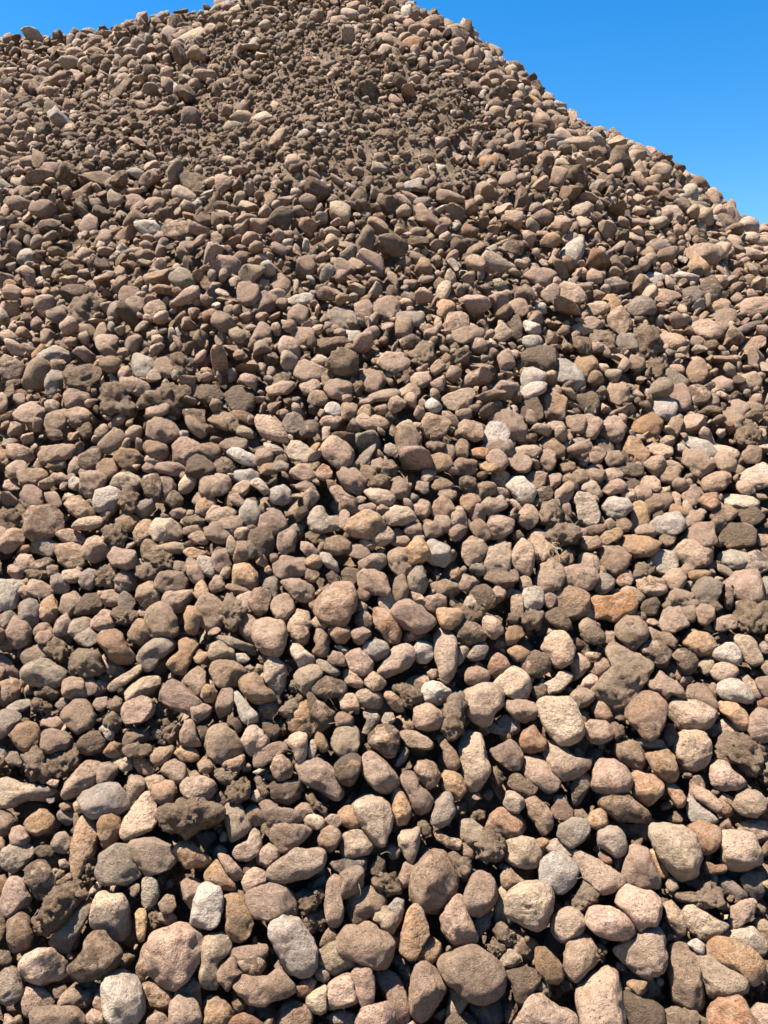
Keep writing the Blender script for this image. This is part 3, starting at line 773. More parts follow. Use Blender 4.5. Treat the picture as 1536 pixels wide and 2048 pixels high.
Ta *pale flat leaf-shaped stone: 14 76 20 76 28 77 36 80 43 87 40 90 30 91 22 89 18 83
ta1: 12 102 15 95 19 87 22 92 21 97 16 102
b: 42 81 46 77 52 85 58 92 61 100 58 106 52 105 49 98 48 90
b *brown round stone with pitted face: 26 105 30 99 37 98 43 102 46 110 43 117 37 120 30 114
p *long pinkish stone bent like a boot: 16 110 20 107 26 107 29 115 30 119 36 123 40 129 37 137 30 142 26 137 22 126 18 118
o: 48 110 53 106 60 109 64 116 66 122 60 129 55 127 49 122
g *grey-tan upright oval stone: 40 140 42 130 47 124 53 124 56 130 57 138 53 147 46 150 41 148
oa *ochre brown upright spike stone: 9 130 10 120 14 118 19 126 23 135 24 142 21 148 13 148 10 140
r *rusty orange dome-shaped stone: 82 150 86 140 93 136 102 136 108 141 111 149 109 155 100 158 88 156
T: 95 132 98 123 104 123 110 128 111 133 106 139 98 136
ba: 99 117 101 110 106 109 114 114 121 119 119 124 111 127 104 123
t: 109 98 116 94 124 95 129 102 133 110 139 115 136 121 129 123 120 117 110 108
Ta *forked pale tan stone with curved edge: 126 94 129 85 134 83 140 88 146 95 154 100 162 96 160 104 152 109 142 114 136 111 131 102
b *brown leaning stone under the pale ones: 111 130 115 126 120 126 127 133 132 140 132 150 125 156 120 150 115 141
ba: 132 135 137 129 143 131 147 137 147 143 140 145 134 143
T: 61 150 64 145 70 144 78 149 82 156 81 161 76 162 72 163 62 160
b: 36 31 39 28 44 29 44 34 40 36 37 34
d: 30 149 33 145 38 148 39 155 33 155
#H 1136 1264 3.84
ta *largest angular tan slab with shaded underside: 18 45 24 40 30 33 37 26 32 21 28 15 31 9 37 9 45 14 55 18 61 20 67 27 60 33 58 42 54 50 46 57 38 59 30 55 20 49
t: 35 3 37 -6 44 -12 54 -11 60 -5 61 2 56 8 50 13 43 10
t1: 28 8 29 0 35 0 36 8 30 12
b: 10 2 13 -3 23 -4 28 2 27 8 20 9 13 6
b *reddish brown rounded stone behind the angular slab: 54 13 57 8 64 6 72 9 79 15 80 21 75 27 68 26 61 20
b: 66 3 72 0 79 1 84 7 82 13 77 10 71 7
b: 80 18 84 13 89 12 96 17 100 23 97 30 90 33 85 27
b2: 74 28 80 22 85 27 90 34 84 37 77 34
o *orange smooth almond-shaped stone: 87 7 90 2 97 -1 106 1 112 6 115 11 110 17 102 19 94 14
w *pale speckled stone below the orange almond: 111 18 114 13 120 9 127 8 132 13 133 20 129 26 122 23 114 21
T *long pale stone leaning left at the right edge: 128 4 132 1 138 3 144 9 148 17 149 24 144 26 138 23 133 15 129 9
k1: 147 10 152 6 158 8 158 17 150 16
t: 148 27 152 22 158 21 162 32 152 33
t: 109 29 113 25 120 23 128 26 130 30 126 36 118 38 112 35
T1: 100 25 105 20 111 22 112 26 107 33 102 30
p1: 92 47 94 42 100 40 106 43 111 49 115 56 114 61 107 57 98 53 92 51
T *big pale stone with a peaked left corner: 76 59 78 51 83 50 92 53 101 54 110 60 114 64 110 70 103 75 94 76 84 73 80 67
t: 108 42 111 38 114 41 115 50 110 48
w *pale speckled oval lying flat at the right: 114 43 117 38 124 35 131 36 139 43 143 50 138 55 128 53 118 50
t1: 132 36 138 33 143 39 147 47 149 52 143 54 140 46 135 41
t: 144 37 149 34 156 33 162 40 160 53 151 50 146 43
o *bright orange smooth stone at the right: 115 53 121 52 129 54 136 61 139 68 136 74 131 74 124 67 117 61
p *pinkish-grey block at the right edge: 138 75 140 66 145 58 152 60 160 66 160 82 148 84 140 80
b *big flat-faced brown muddy boulder: 43 64 47 57 55 50 58 46 66 46 71 51 75 56 74 67 70 76 65 81 58 80 54 74 46 69
ta: 60 38 66 37 71 30 77 35 85 40 90 48 88 51 80 47 76 52 70 46 63 44
b1: 73 80 77 73 80 73 84 79 82 86 77 88 74 85
k1: 53 82 58 82 66 82 72 84 72 89 62 89 55 87
t *big smooth tan potato-shaped boulder: 82 90 84 80 89 75 97 75 104 79 109 87 110 94 106 103 98 107 90 106 85 99
p1: 109 76 114 70 120 67 128 71 134 76 128 80 122 84 117 79
d *large dark pitted soil clod: 118 92 121 85 128 80 138 80 146 86 151 95 150 105 142 110 132 105 123 100
p *pinkish blunt wedge below the dark pitted clod: 109 110 110 100 114 96 120 97 126 106 133 112 136 116 131 120 120 122 111 118
b *brown oval stone flecked with white: 36 93 38 86 45 82 53 86 58 92 60 99 56 105 48 103 40 99
o: 60 94 67 93 76 90 83 95 84 104 82 112 76 114 67 108 63 101
t *blocky tan boulder with pale patchy top: 17 119 20 111 21 101 26 97 35 98 42 103 47 108 49 115 46 122 34 123 22 122
o *orange stone with a white capped top: 49 121 49 112 51 107 58 109 68 111 73 117 72 125 63 134 55 131 50 127
r: 74 118 75 113 81 116 88 122 91 128 89 134 83 134 79 126
b *dusty brown boulder like a sleeping animal: 23 130 28 125 36 123 45 126 52 131 60 137 64 142 60 146 50 146 40 145 30 140
k2: 32 143 45 148 58 146 64 142 62 150 52 158 40 156
o: 14 144 18 138 25 136 29 140 30 147 24 151 17 149
t: 2 49 6 44 14 43 20 47 19 53 13 57 8 59 4 55
b1: 17 58 21 54 27 54 31 60 35 67 30 70 22 66
t: 12 72 18 67 27 68 33 72 34 80 27 86 18 86 14 80
d: 32 72 37 69 41 73 42 78 38 82 34 79
b1: 21 23 28 20 34 24 32 29 26 34 22 33
b1: 13 17 18 15 26 17 24 22 18 23
T1: 9 43 12 37 18 32 23 36 19 43 13 45
pa *reddish tan wedge in shadow: 94 119 100 119 108 122 114 128 119 134 114 138 107 134 99 128
wa1: 91 126 94 123 97 129 104 134 110 139 114 145 108 146 100 144 96 146 92 138
T *pale rounded triangular stone at the right: 126 133 130 126 138 121 146 123 153 129 152 136 145 142 137 142 130 138
r: 117 148 122 143 125 146 125 151 118 152
d: 148 105 154 100 162 104 162 118 150 115
k2: 2 118 10 108 16 110 16 118 10 128 5 134
#K 1024 880 3.0
Oa *rusty orange rectangular block: 46 93 62 93 71 90 74 98 73 105 66 108 50 108 45 102
p *big pinkish boulder with ridged top: 126 86 134 78 146 79 150 86 149 95 140 98 130 94
t *wide tan boulder with flat underside: 95 65 104 60 113 61 120 66 119 72 110 77 102 76
#J 512 880 3.0
ga *grey heart-shaped stone: 31 47 35 41 40 41 43 46 49 46 50 52 44 55 38 56 33 53
t *broad tan boulder with pointed right end: 81 103 86 98 92 97 99 101 108 108 103 114 96 116 89 114 84 109
ta *five-sided tan boulder: 122 65 128 57 136 60 139 66 136 72 130 77 124 72
T *tall tan barrel-shaped stone: 139 64 152 61 153 70 151 80 138 81 137 76
b *largest dusty round boulder in the centre: 35 101 39 92 48 86 56 87 60 94 59 103 53 110 44 110 37 107
#I 0 880 3.0
wa *white jagged block at the left edge: -2 84 8 84 16 85 12 93 9 101 3 102 -2 100
b *big square brown boulder: 15 46 19 40 31 39 38 46 39 54 31 58 20 62 15 57
t *rough tan hump-shaped boulder: 87 108 89 102 95 97 102 99 106 107 107 114 102 119 91 118
T *smooth pale rounded triangular stone: 89 54 93 48 103 47 108 53 109 59 103 61 92 60"""
ELLIPSES = """#I 0 880 3.0
33 8 11 5 -12 t long tan stone near the left edge;20 22 9 6 -5 b;34 14 6 4 0 d;55 11 7 6 -20 b;45 16 6 4 -60 T;77 11 9 7 35 o;65 17 7 7 0 b;94 6 8 5 20 b;92 12 5 3 0 t;111 6 8 7 0 t;140 3 8 4 -5 t;127 7 7 5 10 b;102 17 10 4 2 t;120 16 8 7 -10 b;135 17 7 5 10 d;145 10 10 4 25 w;148 22 8 4 5 w white flat plate-like stone;113 26 8 4 -55 T;128 27 9 8 20 t;142 36 5 3 20 t;35 23 6 4 5 t;45 26 4 4 0 g;55 27 9 8 80 t;77 26 9 6 10 T;91 28 8 5 80 b;99 30 7 6 90 t;105 36 5 5 0 b;123 40 7 5 -60 o;65 37 9 8 -25 w pale speckled plump stone;78 36 7 5 80 d;48 41 10 6 35 b;53 50 9 4 -15 T;20 35 7 7 0 t;27 64 8 6 0 k;6 48 8 7 0 d;7 61 8 6 -30 t;86 54 10 5 -65 b;76 50 6 6 0 o;69 58 7 6 0 d;58 65 8 7 80 t;44 59 10 5 15 t;43 69 9 8 10 b;74 71 9 6 10 t;90 66 6 6 0 b;104 65 12 3 0 t long thin flat tan slab;117 68 7 3 3 o small flat orange stone;133 45 9 4 -20 t;137 51 9 7 -10 t;131 56 7 6 20 t;149 44 7 6 90 w;117 49 6 3 10 d;116 54 7 3 0 b;120 59 6 4 10 b;107 44 5 3 -10 t;129 43 5 3 -20 t;139 64 6 3 80 T;146 67 8 6 -60 b;132 72 7 6 80 t;125 76 8 5 40 g;117 79 8 4 60 t;109 77 5 4 20 t;97 73 7 5 10 d;103 85 10 7 -8 p pinkish potato-shaped stone;89 79 6 5 0 d;77 85 8 7 -15 t;65 82 6 6 0 d;53 84 6 6 30 k;43 82 6 4 0 T;36 87 7 5 30 g;15 73 6 5 0 t;9 79 6 4 40 t;25 75 7 4 -15 b;32 79 4 4 0 t;23 81 6 3 0 d;25 90 10 5 15 t;17 91 6 5 0 b;90 93 9 7 80 b;106 97 10 7 -20 t;67 95 7 5 5 t;76 97 5 5 0 k;53 99 9 6 -30 b;42 99 8 6 -40 t;29 102 8 7 90 o;63 108 8 6 -5 p;75 105 8 4 5 d;38 112 7 6 90 t;51 113 8 8 0 T;27 115 6 5 0 t;11 115 9 8 80 t;5 108 6 5 0 k;17 105 9 6 90 k;84 115 7 6 90 b;115 107 9 5 80 o;126 104 12 8 75 t tall tan upright stone;139 104 9 6 80 d;121 91 6 4 80 o;130 87 5 5 0 b;142 89 7 3 15 b;147 82 8 8 0 o;150 97 7 6 -20 T;10 17 7 6 0 t;2 10 5 5 0 o;12 8 8 5 20 b;89 17 4 3 0 t;8 27 6 4 -5 t;66 117 8 4 0 T;151 66 6 3 90 k
#J 512 880 3.0
26 8 9 6 15 T smooth cream oval stone;49 8 9 9 0 t;66 10 9 3 -55 g thin grey upright shard;5 10 6 5 0 t;11 6 7 3 25 g;15 16 5 3 0 k;28 20 7 5 10 t;41 20 5 5 0 r;35 16 4 3 0 t;57 25 10 5 45 t tan oval tilted steeply right;61 22 7 3 45 t;67 19 4 4 0 b;74 25 6 4 0 d;73 15 4 4 0 t;80 18 5 5 0 b;81 6 4 4 0 T;111 13 7 5 10 o;108 4 5 3 0 d;125 16 8 6 10 b;134 8 6 3 0 O small bright orange stone;145 12 6 6 -20 t;143 4 8 4 -10 t;124 6 6 4 90 b;140 16 5 4 0 o;15 33 6 6 40 w;30 28 6 3 5 t;53 35 9 5 40 t;75 34 9 5 15 T;86 30 7 6 80 t;103 21 5 4 0 t;100 28 4 4 0 t;112 27 6 4 0 b;115 33 5 3 0 t;127 27 6 5 90 b;137 30 7 5 5 t;129 38 6 5 0 o;142 40 8 5 -15 t;122 48 8 4.5 85 t;146 51 8 7 0 t;135 54 8 5 35 b;86 45 9 6 0 T pale wide stone in the centre;99 42 6 6 0 t;112 41 7 6 0 b;66 51 11 8 5 b wide rough brown boulder;53 48 7 4 90 t;67 41 5 3 0 t;76 42 4 3 0 t;75 58 7 5 0 t;94 54 5 5 0 t;106 54 6 5 0 t;112 50 6 5 90 T;87 61 6 4 0 t;10 50 8 8 0 t;18 61 9 6 100 t;4 64 11 7 85 b;49 63 9 6 -5 b;32 66 6 4 45 t;61 67 8 4 20 t;67 63 5 3 10 t;44 73 8 3 40 w;35 73 5 4 0 b;21 76 10 7 -10 t;33 81 5 4 90 b;70 74 9 5 -20 t;86 73 8 8 0 t;97 68 8 7 90 o;108 67 9 7 30 w;97 85 9 6 90 g upright greenish grey stone;70 85 10 7 25 t;87 89 9 5 90 t;57 82 6 6 45 b;46 83 4 4 0 b;9 89 9 5 100 g;26 90 10 5 25 t;65 92 5 5 0 b;2 97 8 6 90 b;16 101 8 6 80 t;26 111 10 6 100 t;79 110 11 6 55 r rust-coloured slanting stone;65 108 5 5 0 b;50 115 6 5 0 r;39 110 5 4 0 t;107 98 7 5 -10 t;97 95 6 3 30 t;115 89 10 6 10 b;127 86 6 5 0 t;120 80 4 4 0 o;116 106 8 6 10 o;129 104 7 5 0 d;136 95 7 7 0 b;146 92 5 4 90 t;130 97 5 5 0 g;141 113 8 6 40 t;128 114 10 5 10 t;63 116 6 4 0 t
#K 1024 880 3.0
41 7 8 8 50 t;9 7 8 4 0 t;5 13 8 5 25 t;21 12 6 5 90 t;25 4 9 5 30 b;51 9 6 5 60 b;74 7 8 8 0 o;61 11 6 5 20 t;86 15 6 6 0 t;91 7 6 4 0 t;95 21 6 6 0 b;111 13 11 7 30 t smooth tan oval sloping right;113 4 12 4 25 w;128 13 7 7 0 t;144 9 7 5 -15 t;122 25 9 6 -15 b;140 29 6 4 15 t;147 22 10 7 -10 T;6 30 9 6 50 w;15 24 6 5 0 t;25 25 5 4 -40 t;20 33 5 5 0 b;31 33 8 5 -55 t;10 46 7 6 90 t;23 44 7 7 0 d;33 16 6 4 0 b;40 22 5 4 0 b;50 21 6 5 20 t;48 29 7 4 30 T;60 21 6 5 0 t;70 18 8 5 0 b;62 28 7 4 -10 t;72 27 5 4 0 b;83 26 7 4 30 t;70 33 5 4 0 t;45 42 10 6 70 g;62 40 10 7 -5 w white-topped speckled stone;79 32 5 5 0 t;88 38 8 6 -30 b;77 46 9 5 95 o;94 51 11 6 -8 w wide pale speckled stone;98 37 6 4 90 t;108 33 6 5 90 t;119 37 6 5 0 r;135 37 12 4 8 T;126 44 9 6 5 o yellowish brown oval stone;142 46 8 6 20 b;110 47 6 5 0 t;113 57 9 7 0 t;135 58 12 8 -10 b;49 54 8 3 -10 b;59 58 9 4 -30 o;67 51 5 4 0 b;76 63 12 6 8 o long orange-tan stone;93 60 5 4 0 b;61 71 10 10 0 b round rough brown boulder;31 57 8 6 -10 d;6 70 10 7 90 t;17 65 10 7 80 t;33 71 6 4 90 b;22 84 11 8 -55 t;40 82 10 8 15 t;46 74 7 5 25 t;55 86 7 6 20 g;8 87 5 4 90 t;35 97 11 10 0 b dark brown boulder beside the rusty block;82 88 9 7 15 t;98 84 7 6 0 t;112 82 7 4 -5 o;90 74 9 7 0 g;132 72 9 6 0 w;147 74 8 6 0 k;117 91 9 8 0 k;101 96 10 6 25 t;105 94 6 3 10 t;83 100 6 6 0 b;96 108 9 7 -5 t;106 103 7 5 90 t;116 105 7 6 90 t;128 110 7 5 -20 t;145 107 10 9 10 d large dark earthy clod by the right edge;46 112 6 6 0 t;28 107 8 5 30 b;12 96 8 7 90 w;3 100 9 4 90 t;11 108 8 5 0 d;23 96 5 4 90 t;152 88 8 3 90 w;151 60 5 4 0 t;67 84 5 4 0 r;79 78 6 4 0 d
#L 0 400 1.92
58 11 6 3.2 12 w;40 16 5 3 -50 t;33 50 5 3.5 0 t;41 55 5 3.3 0 t;21 60 7 3.5 10 w;11 22 4.5 3.2 0 w;52 41 3.5 3.3 10 t;50 37 5 4 -10 b;34 42 6 5 0 d;60 43 4 4 0 b;95 36 4.5 4 90 t;107 33 4 4 0 t;116 38 5.5 2 -8 w;114 44 4 4 0 t;101 40 6 4 -40 t;149 41 5 4.5 0 t;132 46 6 4 30 g;111 57 5 4 60 t;116 52 5 3.5 20 t;135 53 4.5 3 0 w;100 53 6 3.5 -65 t;140 43 4.5 4 -80 t;55 64 6 4 60 w;63 64 4 4 40 t;21 70 5 3.5 -60 w;30 76 6 4.5 0 t;33 69 7 5 0 d;52 72 7 3 25 t;45 77 6 5 0 d;64 77 9 5 0 d;71 63 5 3.5 0 d;80 75 5 4 20 b;92 78 6 5 60 b;75 84 4.5 4 0 b;86 85 5 3.5 0 b;12 82 6 4 0 t;22 85 5 4 -60 t;31 83 5 2.5 10 t;63 89 6 5 0 t;131 73 5.5 4 0 t;143 70 4.5 4.5 0 t;119 71 3.5 3.5 0 t;108 72 6 2.5 -10 t;119 66 6 4 20 t;122 76 4 3 20 b;134 81 3 3 0 b;113 86 5 4 90 k;119 88 4 3 0 b;128 80 3 2.5 0 w;140 81 3 3 0 b;143 85 7 3 5 t
#M 736 400 1.92
127 21 9 4 5 t;116 6 5 3.5 0 g;144 9 4.5 4 0 p;78 21 7 3.5 -50 w;66 29 6 3.5 5 t;77 36 5.5 4 0 t;107 21 3.5 3 0 o;38 52 6.5 3 -10 t;66 61 6 5 10 b;77 67 7 4.5 40 w;84 65 6 4 90 o;71 79 5.5 5 90 o;62 81 5 5 0 b;63 69 5 4 0 w;63 73 5 3 -20 w;35 76 5.5 4 -30 p;54 86 7 5.5 40 t;26 87 5.5 5 0 b;39 88 5 4 30 b;49 90 6 4.5 -60 w;105 55 6 5 0 d;99 56 5 5 0 k;89 55 5 4 0 d;117 54 5 3 5 t;130 50 6 4 20 p;137 46 6 4.5 0 p;148 41 7 3.5 -10 t;114 37 7 3 0 t;132 34 4.5 4 90 b;110 30 4.5 2.5 0 w;58 41 4 3 10 t;87 42 5 3 -10 t;97 47 5 4.5 70 b;86 48 4 3 0 t;105 41 5 3.5 0 k;94 40 4 3 30 o;124 37 5 3.5 0 k;16 46 5.5 3.5 0 g;30 42 3.3 3.3 0 o;33 48 5 4.5 -60 b;63 49 3.5 2.5 20 w;57 49 5 2.5 90 b;10 62 5.5 3.5 10 t;1 69 5 4.5 0 t;20 60 5 4 0 d;16 74 4.5 3 0 t;20 69 4 3 0 t;53 62 4 3 90 t;96 75 5 3.5 10 t;84 78 5 4 20 b;110 64 5 4 0 d;113 73 6 3.5 0 p;126 65 5 4 90 b;136 71 5 3 -10 t;146 70 4.5 4 -20 t;141 81 5 5 0 p;107 87 6 5 0 O;114 80 5 4 0 w;94 88 5 5 0 t;118 87 5 3 -70 b;131 77 4 3 0 t;126 75 5 4 0 b;139 85 6 4 0 t;146 91 5 4 0 d;85 87 5 4.5 -30 t;80 86 4 3.5 0 t;72 87 4 2 0 t;144 50 8 1.3 -25 k
#U 0 0 1.0
82.3 37.2 2.7 1 -25 w;86.5 34.1 2.6 1.3 -15 w;82.6 8.8 2 1.5 0 O;48.2 28.9 2 1.2 -65 w;97.7 32.5 1.8 1.5 0 O"""

def parse():
    out = []
    ox = oy = sc = 0
    for ln in CATALOG.strip().splitlines():
        if ln[0] == '#':
            _, a, b, c = ln.split(); ox, oy, sc = float(a), float(b), float(c); continue
        head, pts = ln.split(':')
        code, _, phrase = head.partition(' *')
        q = np.array([float(v) for v in pts.split()]).reshape(-1, 2) * 10 / sc + (ox, oy)
        lay = 2 if '2' in code else 1 if '1' in code else 0
        out.append(dict(c=code[0], a='a' in code, lay=lay, ph=phrase.strip(), poly=q))
    rng = np.random.default_rng(78)
    for ln in ELLIPSES.strip().splitlines():
        if ln[0] == '#':
            _, a, b, c = ln.split(); ox, oy, sc = float(a), float(b), float(c); continue
        for e in ln.split(';'):
            w = e.split()
            cx, cy, A, B, an = [float(v) for v in w[:5]]
            k = int(rng.integers(6, 10))
            th = (np.arange(k) + rng.uniform(-0.25, 0.25, k)) * 2 * math.pi / k + rng.uniform(0, 6)
            rr = rng.uniform(0.88, 1.24, k)
            ex, ey = A * rr * np.cos(th), B * rr * np.sin(th)
            r = math.radians(an)
            q = np.stack([cx + ex * math.cos(r) - ey * math.sin(r), cy + ex * math.sin(r) + ey * math.cos(r)], 1) * 10 / sc + (ox, oy)
            out.append(dict(c=w[5], a=rng.random() < 0.55, lay=0, ph=' '.join(w[6:]), poly=q))
    for s in out:
        q = s['poly']
        x, y = q[:, 0], q[:, 1]
        x1, y1 = np.roll(x, -1), np.roll(y, -1)
        cr = x * y1 - x1 * y
        A = cr.sum() / 2
        s['area'] = abs(A)
        s['cx'], s['cy'] = ((x + x1) * cr).sum() / (6 * A), ((y + y1) * cr).sum() / (6 * A)
        d = q - (s['cx'], s['cy'])
        ev = np.linalg.eigvalsh(d.T @ d / len(d))
        s['asp'] = math.sqrt(max(ev[1], 1e-6) / max(ev[0], 1e-6))
    return out
STONES = parse()
T0 = hit(np.array([s['cx'] for s in STONES]), np.array([s['cy'] for s in STONES]))

def outline(s):
    """radius of the outline around its centre for 96 directions, corners a little worn"""
    q = s['loc']
    q = np.concatenate([q, q[:1]])
    seg = np.concatenate([q[i] + (q[i + 1] - q[i]) * np.linspace(0, 1, 24, endpoint=False)[:, None] for i in range(len(q) - 1)])
    th = np.arctan2(seg[:, 1], seg[:, 0])
    r = np.hypot(seg[:, 0], seg[:, 1])
    bins = np.full(96, np.nan)
    k = ((th + math.pi) / (2 * math.pi) * 96).astype(int) % 96
    for b in range(96):
        m = k == b
        if m.any():
            bins[b] = r[m].max()
    ok = ~np.isnan(bins)
    a = np.arange(96)
    bins = np.interp(a, np.concatenate([a[ok] - 96, a[ok], a[ok] + 96]), np.tile(bins[ok], 3))
    w = np.array([1, 2, 1.0]) if s['a'] else np.array([1, 2, 3, 2, 1.0])
    w /= w.sum()
    h = len(w) // 2
    return np.convolve(np.concatenate([bins[-h:], bins, bins[:h]]), w, 'valid')

def traced_rock(s, t, rng, n):
    D, F = ico(n)
    Q = np.linalg.qr(rng.normal(size=(3, 3)))[0]
    D = D @ Q.T
    clod = s['c'] == 'd'
    grow = (1.10, 1.18, 1.22)[s['lay']]
    # frame of the line of sight to this stone
    vd = ray([s['cx']], [s['cy']])[0]; vd = vd / np.linalg.norm(vd)
    e1 = RIGHT - vd * (RIGHT @ vd); e1 = e1 / np.linalg.norm(e1)
    e2 = np.cross(-vd, e1)
    q = s['poly'] - (s['cx'], s['cy'])
    q3 = q[:, :1] * RIGHT - q[:, 1:] * UP
    s['loc'] = np.stack([q3 @ e1, q3 @ e2], 1)
    rad = outline(s) * grow
    gm = math.sqrt(s['area'] / math.pi)
    mn = min(gm, rad.min() * 1.35)
    T = mn * rng.uniform(0.88, 1.2) * (0.85 if s['a'] else 1.0)
    # centre depth: sits on the pile; sunk stones lie further back
    n0 = normal_at(*(CAM + ray([s['cx']], [s['cy']])[0] * t)[:2])
    cosn = max(0.3, -float(n0 @ vd))
    lift = (0.05, -0.75, -1.25)[s['lay']] * T / FPX * t + rng.uniform(-0.45, 0.40) * T / FPX * t
    t = t - lift / max(cosn, 0.45)
    m = t / FPX
    th = np.arctan2(D[:, 1], D[:, 0])
    r = np.interp((th + math.pi) / (2 * math.pi) * 96 - 0.5, np.arange(-1, 98), np.concatenate([rad[-1:], rad, rad[:2]]))
    c = np.hypot(D[:, 0], D[:, 1])
    p = rng.uniform(2.1, 3.1) if not s['a'] else rng.uniform(2.8, 4.0)
    kk = (c ** p + np.abs(D[:, 2]) ** p) ** (-1 / p)
    P = np.stack([np.cos(th) * r * c * kk, np.sin(th) * r * c * kk, T * D[:, 2] * kk], 1)
    keep = P[:, :2].copy()
    if not clod:
        P = facet(P, (rng.normal() * 0.35, 0.8, 0.55 + rng.normal() * 0.15), rng.uniform(0.60, 0.92))
        P = facet(P, (rng.normal() * 0.45, -0.55, 0.8 + rng.normal() * 0.15), rng.uniform(0.55, 0.92))
        P = chip(P, rng, rng.integers(4, 8) if not s['a'] else rng.integers(6, 10), 0.55 if s['a'] else 0.66, 0.94, 0.9)
        P[:, :2] = 0.40 * P[:, :2] + 0.60 * keep
    P = rough(P, rng, gm, clod, s['a'])
    # lean back with the slope (shear along the view, the outline stays)
    ny = float(n0 @ e2); nz = -float(n0 @ vd)
    tilt = np.clip(ny / max(nz, 0.35), -0.2, 1.3) * 0.55 + rng.uniform(-0.12, 0.12)
    P[:, 2] -= tilt * P[:, 1]
    P[:, 2] += rng.uniform(-0.2, 0.2) * P[:, 0]
    P *= m
    u = (s['cx'] - 768) / FPX * t; v = (s['cy'] - 1024) / FPX * t
    ctr = CAM + RIGHT * u - UP * v + FWD * t
    W = P[:, :1] * e1 + P[:, 1:2] * e2 - P[:, 2:3] * vd
    return ctr, W, F, gm * m

WORD = {'t': 'tan', 'T': 'pale tan', 'p': 'pinkish', 'b': 'brown', 'o': 'ochre', 'O': 'orange', 'r': 'rust-brown', 'g': 'grey', 'w': 'pale speckled', 'k': 'shaded dark-grey', 'd': 'dark brown'}
def assign_labels(things):
    rk = sorted(t['area'] for t in things)
    lo, hi = rk[len(rk) // 3], rk[2 * len(rk) // 3]
    marks = [t for t in things if t['ph']]
    short = [t for t in marks if len(t['ph'].split()) <= 7]
    vert = lambda y: 'lower' if y > 1660 else 'middle'
    hor = lambda x: 'left' if x < 512 else 'centre' if x < 1024 else 'right'
    for t in things:
        size = 'small' if t['area'] < lo else 'large' if t['area'] > hi else 'medium'
        shape = 'long' if t['asp'] > 1.75 else 'angular' if t['a'] else 'round' if t['asp'] < 1.22 else 'oval'
        t['own'] = f"{size} {WORD[t['c']]} " + ('soil clod' if t['c'] == 'd' else f'{shape} stone')
    DIRS = ['right of', 'lower right of', 'just below', 'lower left of', 'left of', 'upper left of', 'just above', 'upper right of']
    def rel(t, m):
        a = math.degrees(math.atan2(t['cy'] - m['cy'], t['cx'] - m['cx'])) % 360
        dist = math.hypot(t['cx'] - m['cx'], t['cy'] - m['cy'])
        w = DIRS[int((a + 22.5) // 45) % 8]
        return (w.replace('just ', '') if dist > 125 else w), dist
    seen = set()
    for t in marks:
        w = len(t['ph'].split())
        loc = f"{vert(t['cy'])} {hor(t['cx'])} of the picture"
        lab = t['ph'] + (f', {loc}' if w <= 10 else '')
        t['label'] = lab; seen.add(lab)
    for t in things:
        if t['ph']:
            continue
        best = None
        for m in sorted(short, key=lambda m: rel(t, m)[1])[:9]:
            d, dist = rel(t, m)
            lab = f"{t['own']} {d} the {m['ph']}"
            rivals = [o for o in things if o is not t and not o['ph'] and o['own'] == t['own'] and rel(o, m)[0] == d and rel(o, m)[1] < dist * 1.6]
            if lab in seen or len(lab.split()) > 16:
                continue
            if not rivals:
                best = lab; break
            best = best or lab
        if best is None:
            best = f"{t['own']} at the {vert(t['cy'])} {hor(t['cx'])}, {int(t['cx'] / 15.36)} percent across"
        t['label'] = best; seen.add(best)

def visible(s):
    return -20 < s['cx'] < 1556 and s['cy'] < 2060
order = sorted([i for i in range(len(STONES)) if not math.isnan(T0[i])], key=lambda i: -STONES[i]['area'])
stone_i = [i for i in order if STONES[i]['c'] != 'd' and visible(STONES[i])]
pick = set(stone_i[:300]) | set([i for i in order if STONES[i]['c'] == 'd' and visible(STONES[i])][:45])
things = [STONES[i] for i in order if i in pick]
assign_labels(things)

PLACED = []          # (centre, radius) of what is already there
heap_near, heap_clod = Heap(), Heap()
rngs = np.random.default_rng(2024)
for i in order:
    s = STONES[i]
    rng = np.random.default_rng(1000 + i)
    n = 12 if i in pick and s['area'] > 6500 else 9 if i in pick else 6 if s['cy'] > 850 else 5
    ctr, W, F, r = traced_rock(s, T0[i], rng, n)
    PLACED.append((ctr, r * (0.95 if s['lay'] == 0 else 0.6)))
    tint, par = tint_of(s['c'], rng, 0.7 if s['c'] in 'wT' else 1.0)
    mat = M_SOIL if s['c'] == 'd' else M_STONE
    if i in pick:
        nm = 'soil_clod' if s['c'] == 'd' else 'cobble_stone'
        me = new_mesh(nm, W, F, mat, tint, par)
        o = bpy.data.objects.new(nm, me)
        o.location = ctr
        COL.objects.link(o)
        o['label'] = s['label']
        o['category'] = 'clod' if s['c'] == 'd' else 'stone'
        o['group'] = 'soil clods among the near stones' if s['c'] == 'd' else 'near cobbles of the pile'
    else:
        (heap_clod if s['c'] == 'd' else heap_near).add(W + ctr, F, tint, par)

# ------------------------------------------------------------------ the rest of the pile: random packing
rng = np.random.default_rng(11)
CELL = 0.16
GRID = {}
def key(p): return (int(p[0] // CELL), int(p[1] // CELL), int(p[2] // CELL))
def insert(p, r): GRID.setdefault(key(p), []).append((p[0], p[1], p[2], r))
def free(p, r, f):
    k = key(p)
    for a in (-1, 0, 1):
        for b in (-1, 0, 1):
            for c in (-1, 0, 1):
                for q in GRID.get((k[0] + a, k[1] + b, k[2] + c), ()):
                    d2 = (p[0] - q[0]) ** 2 + (p[1] - q[1]) ** 2 + (p[2] - q[2]) ** 2
                    if d2 < (f * (r + q[3])) ** 2:
                        return False
    return True
for p, r in PLACED:
    insert(p, r)

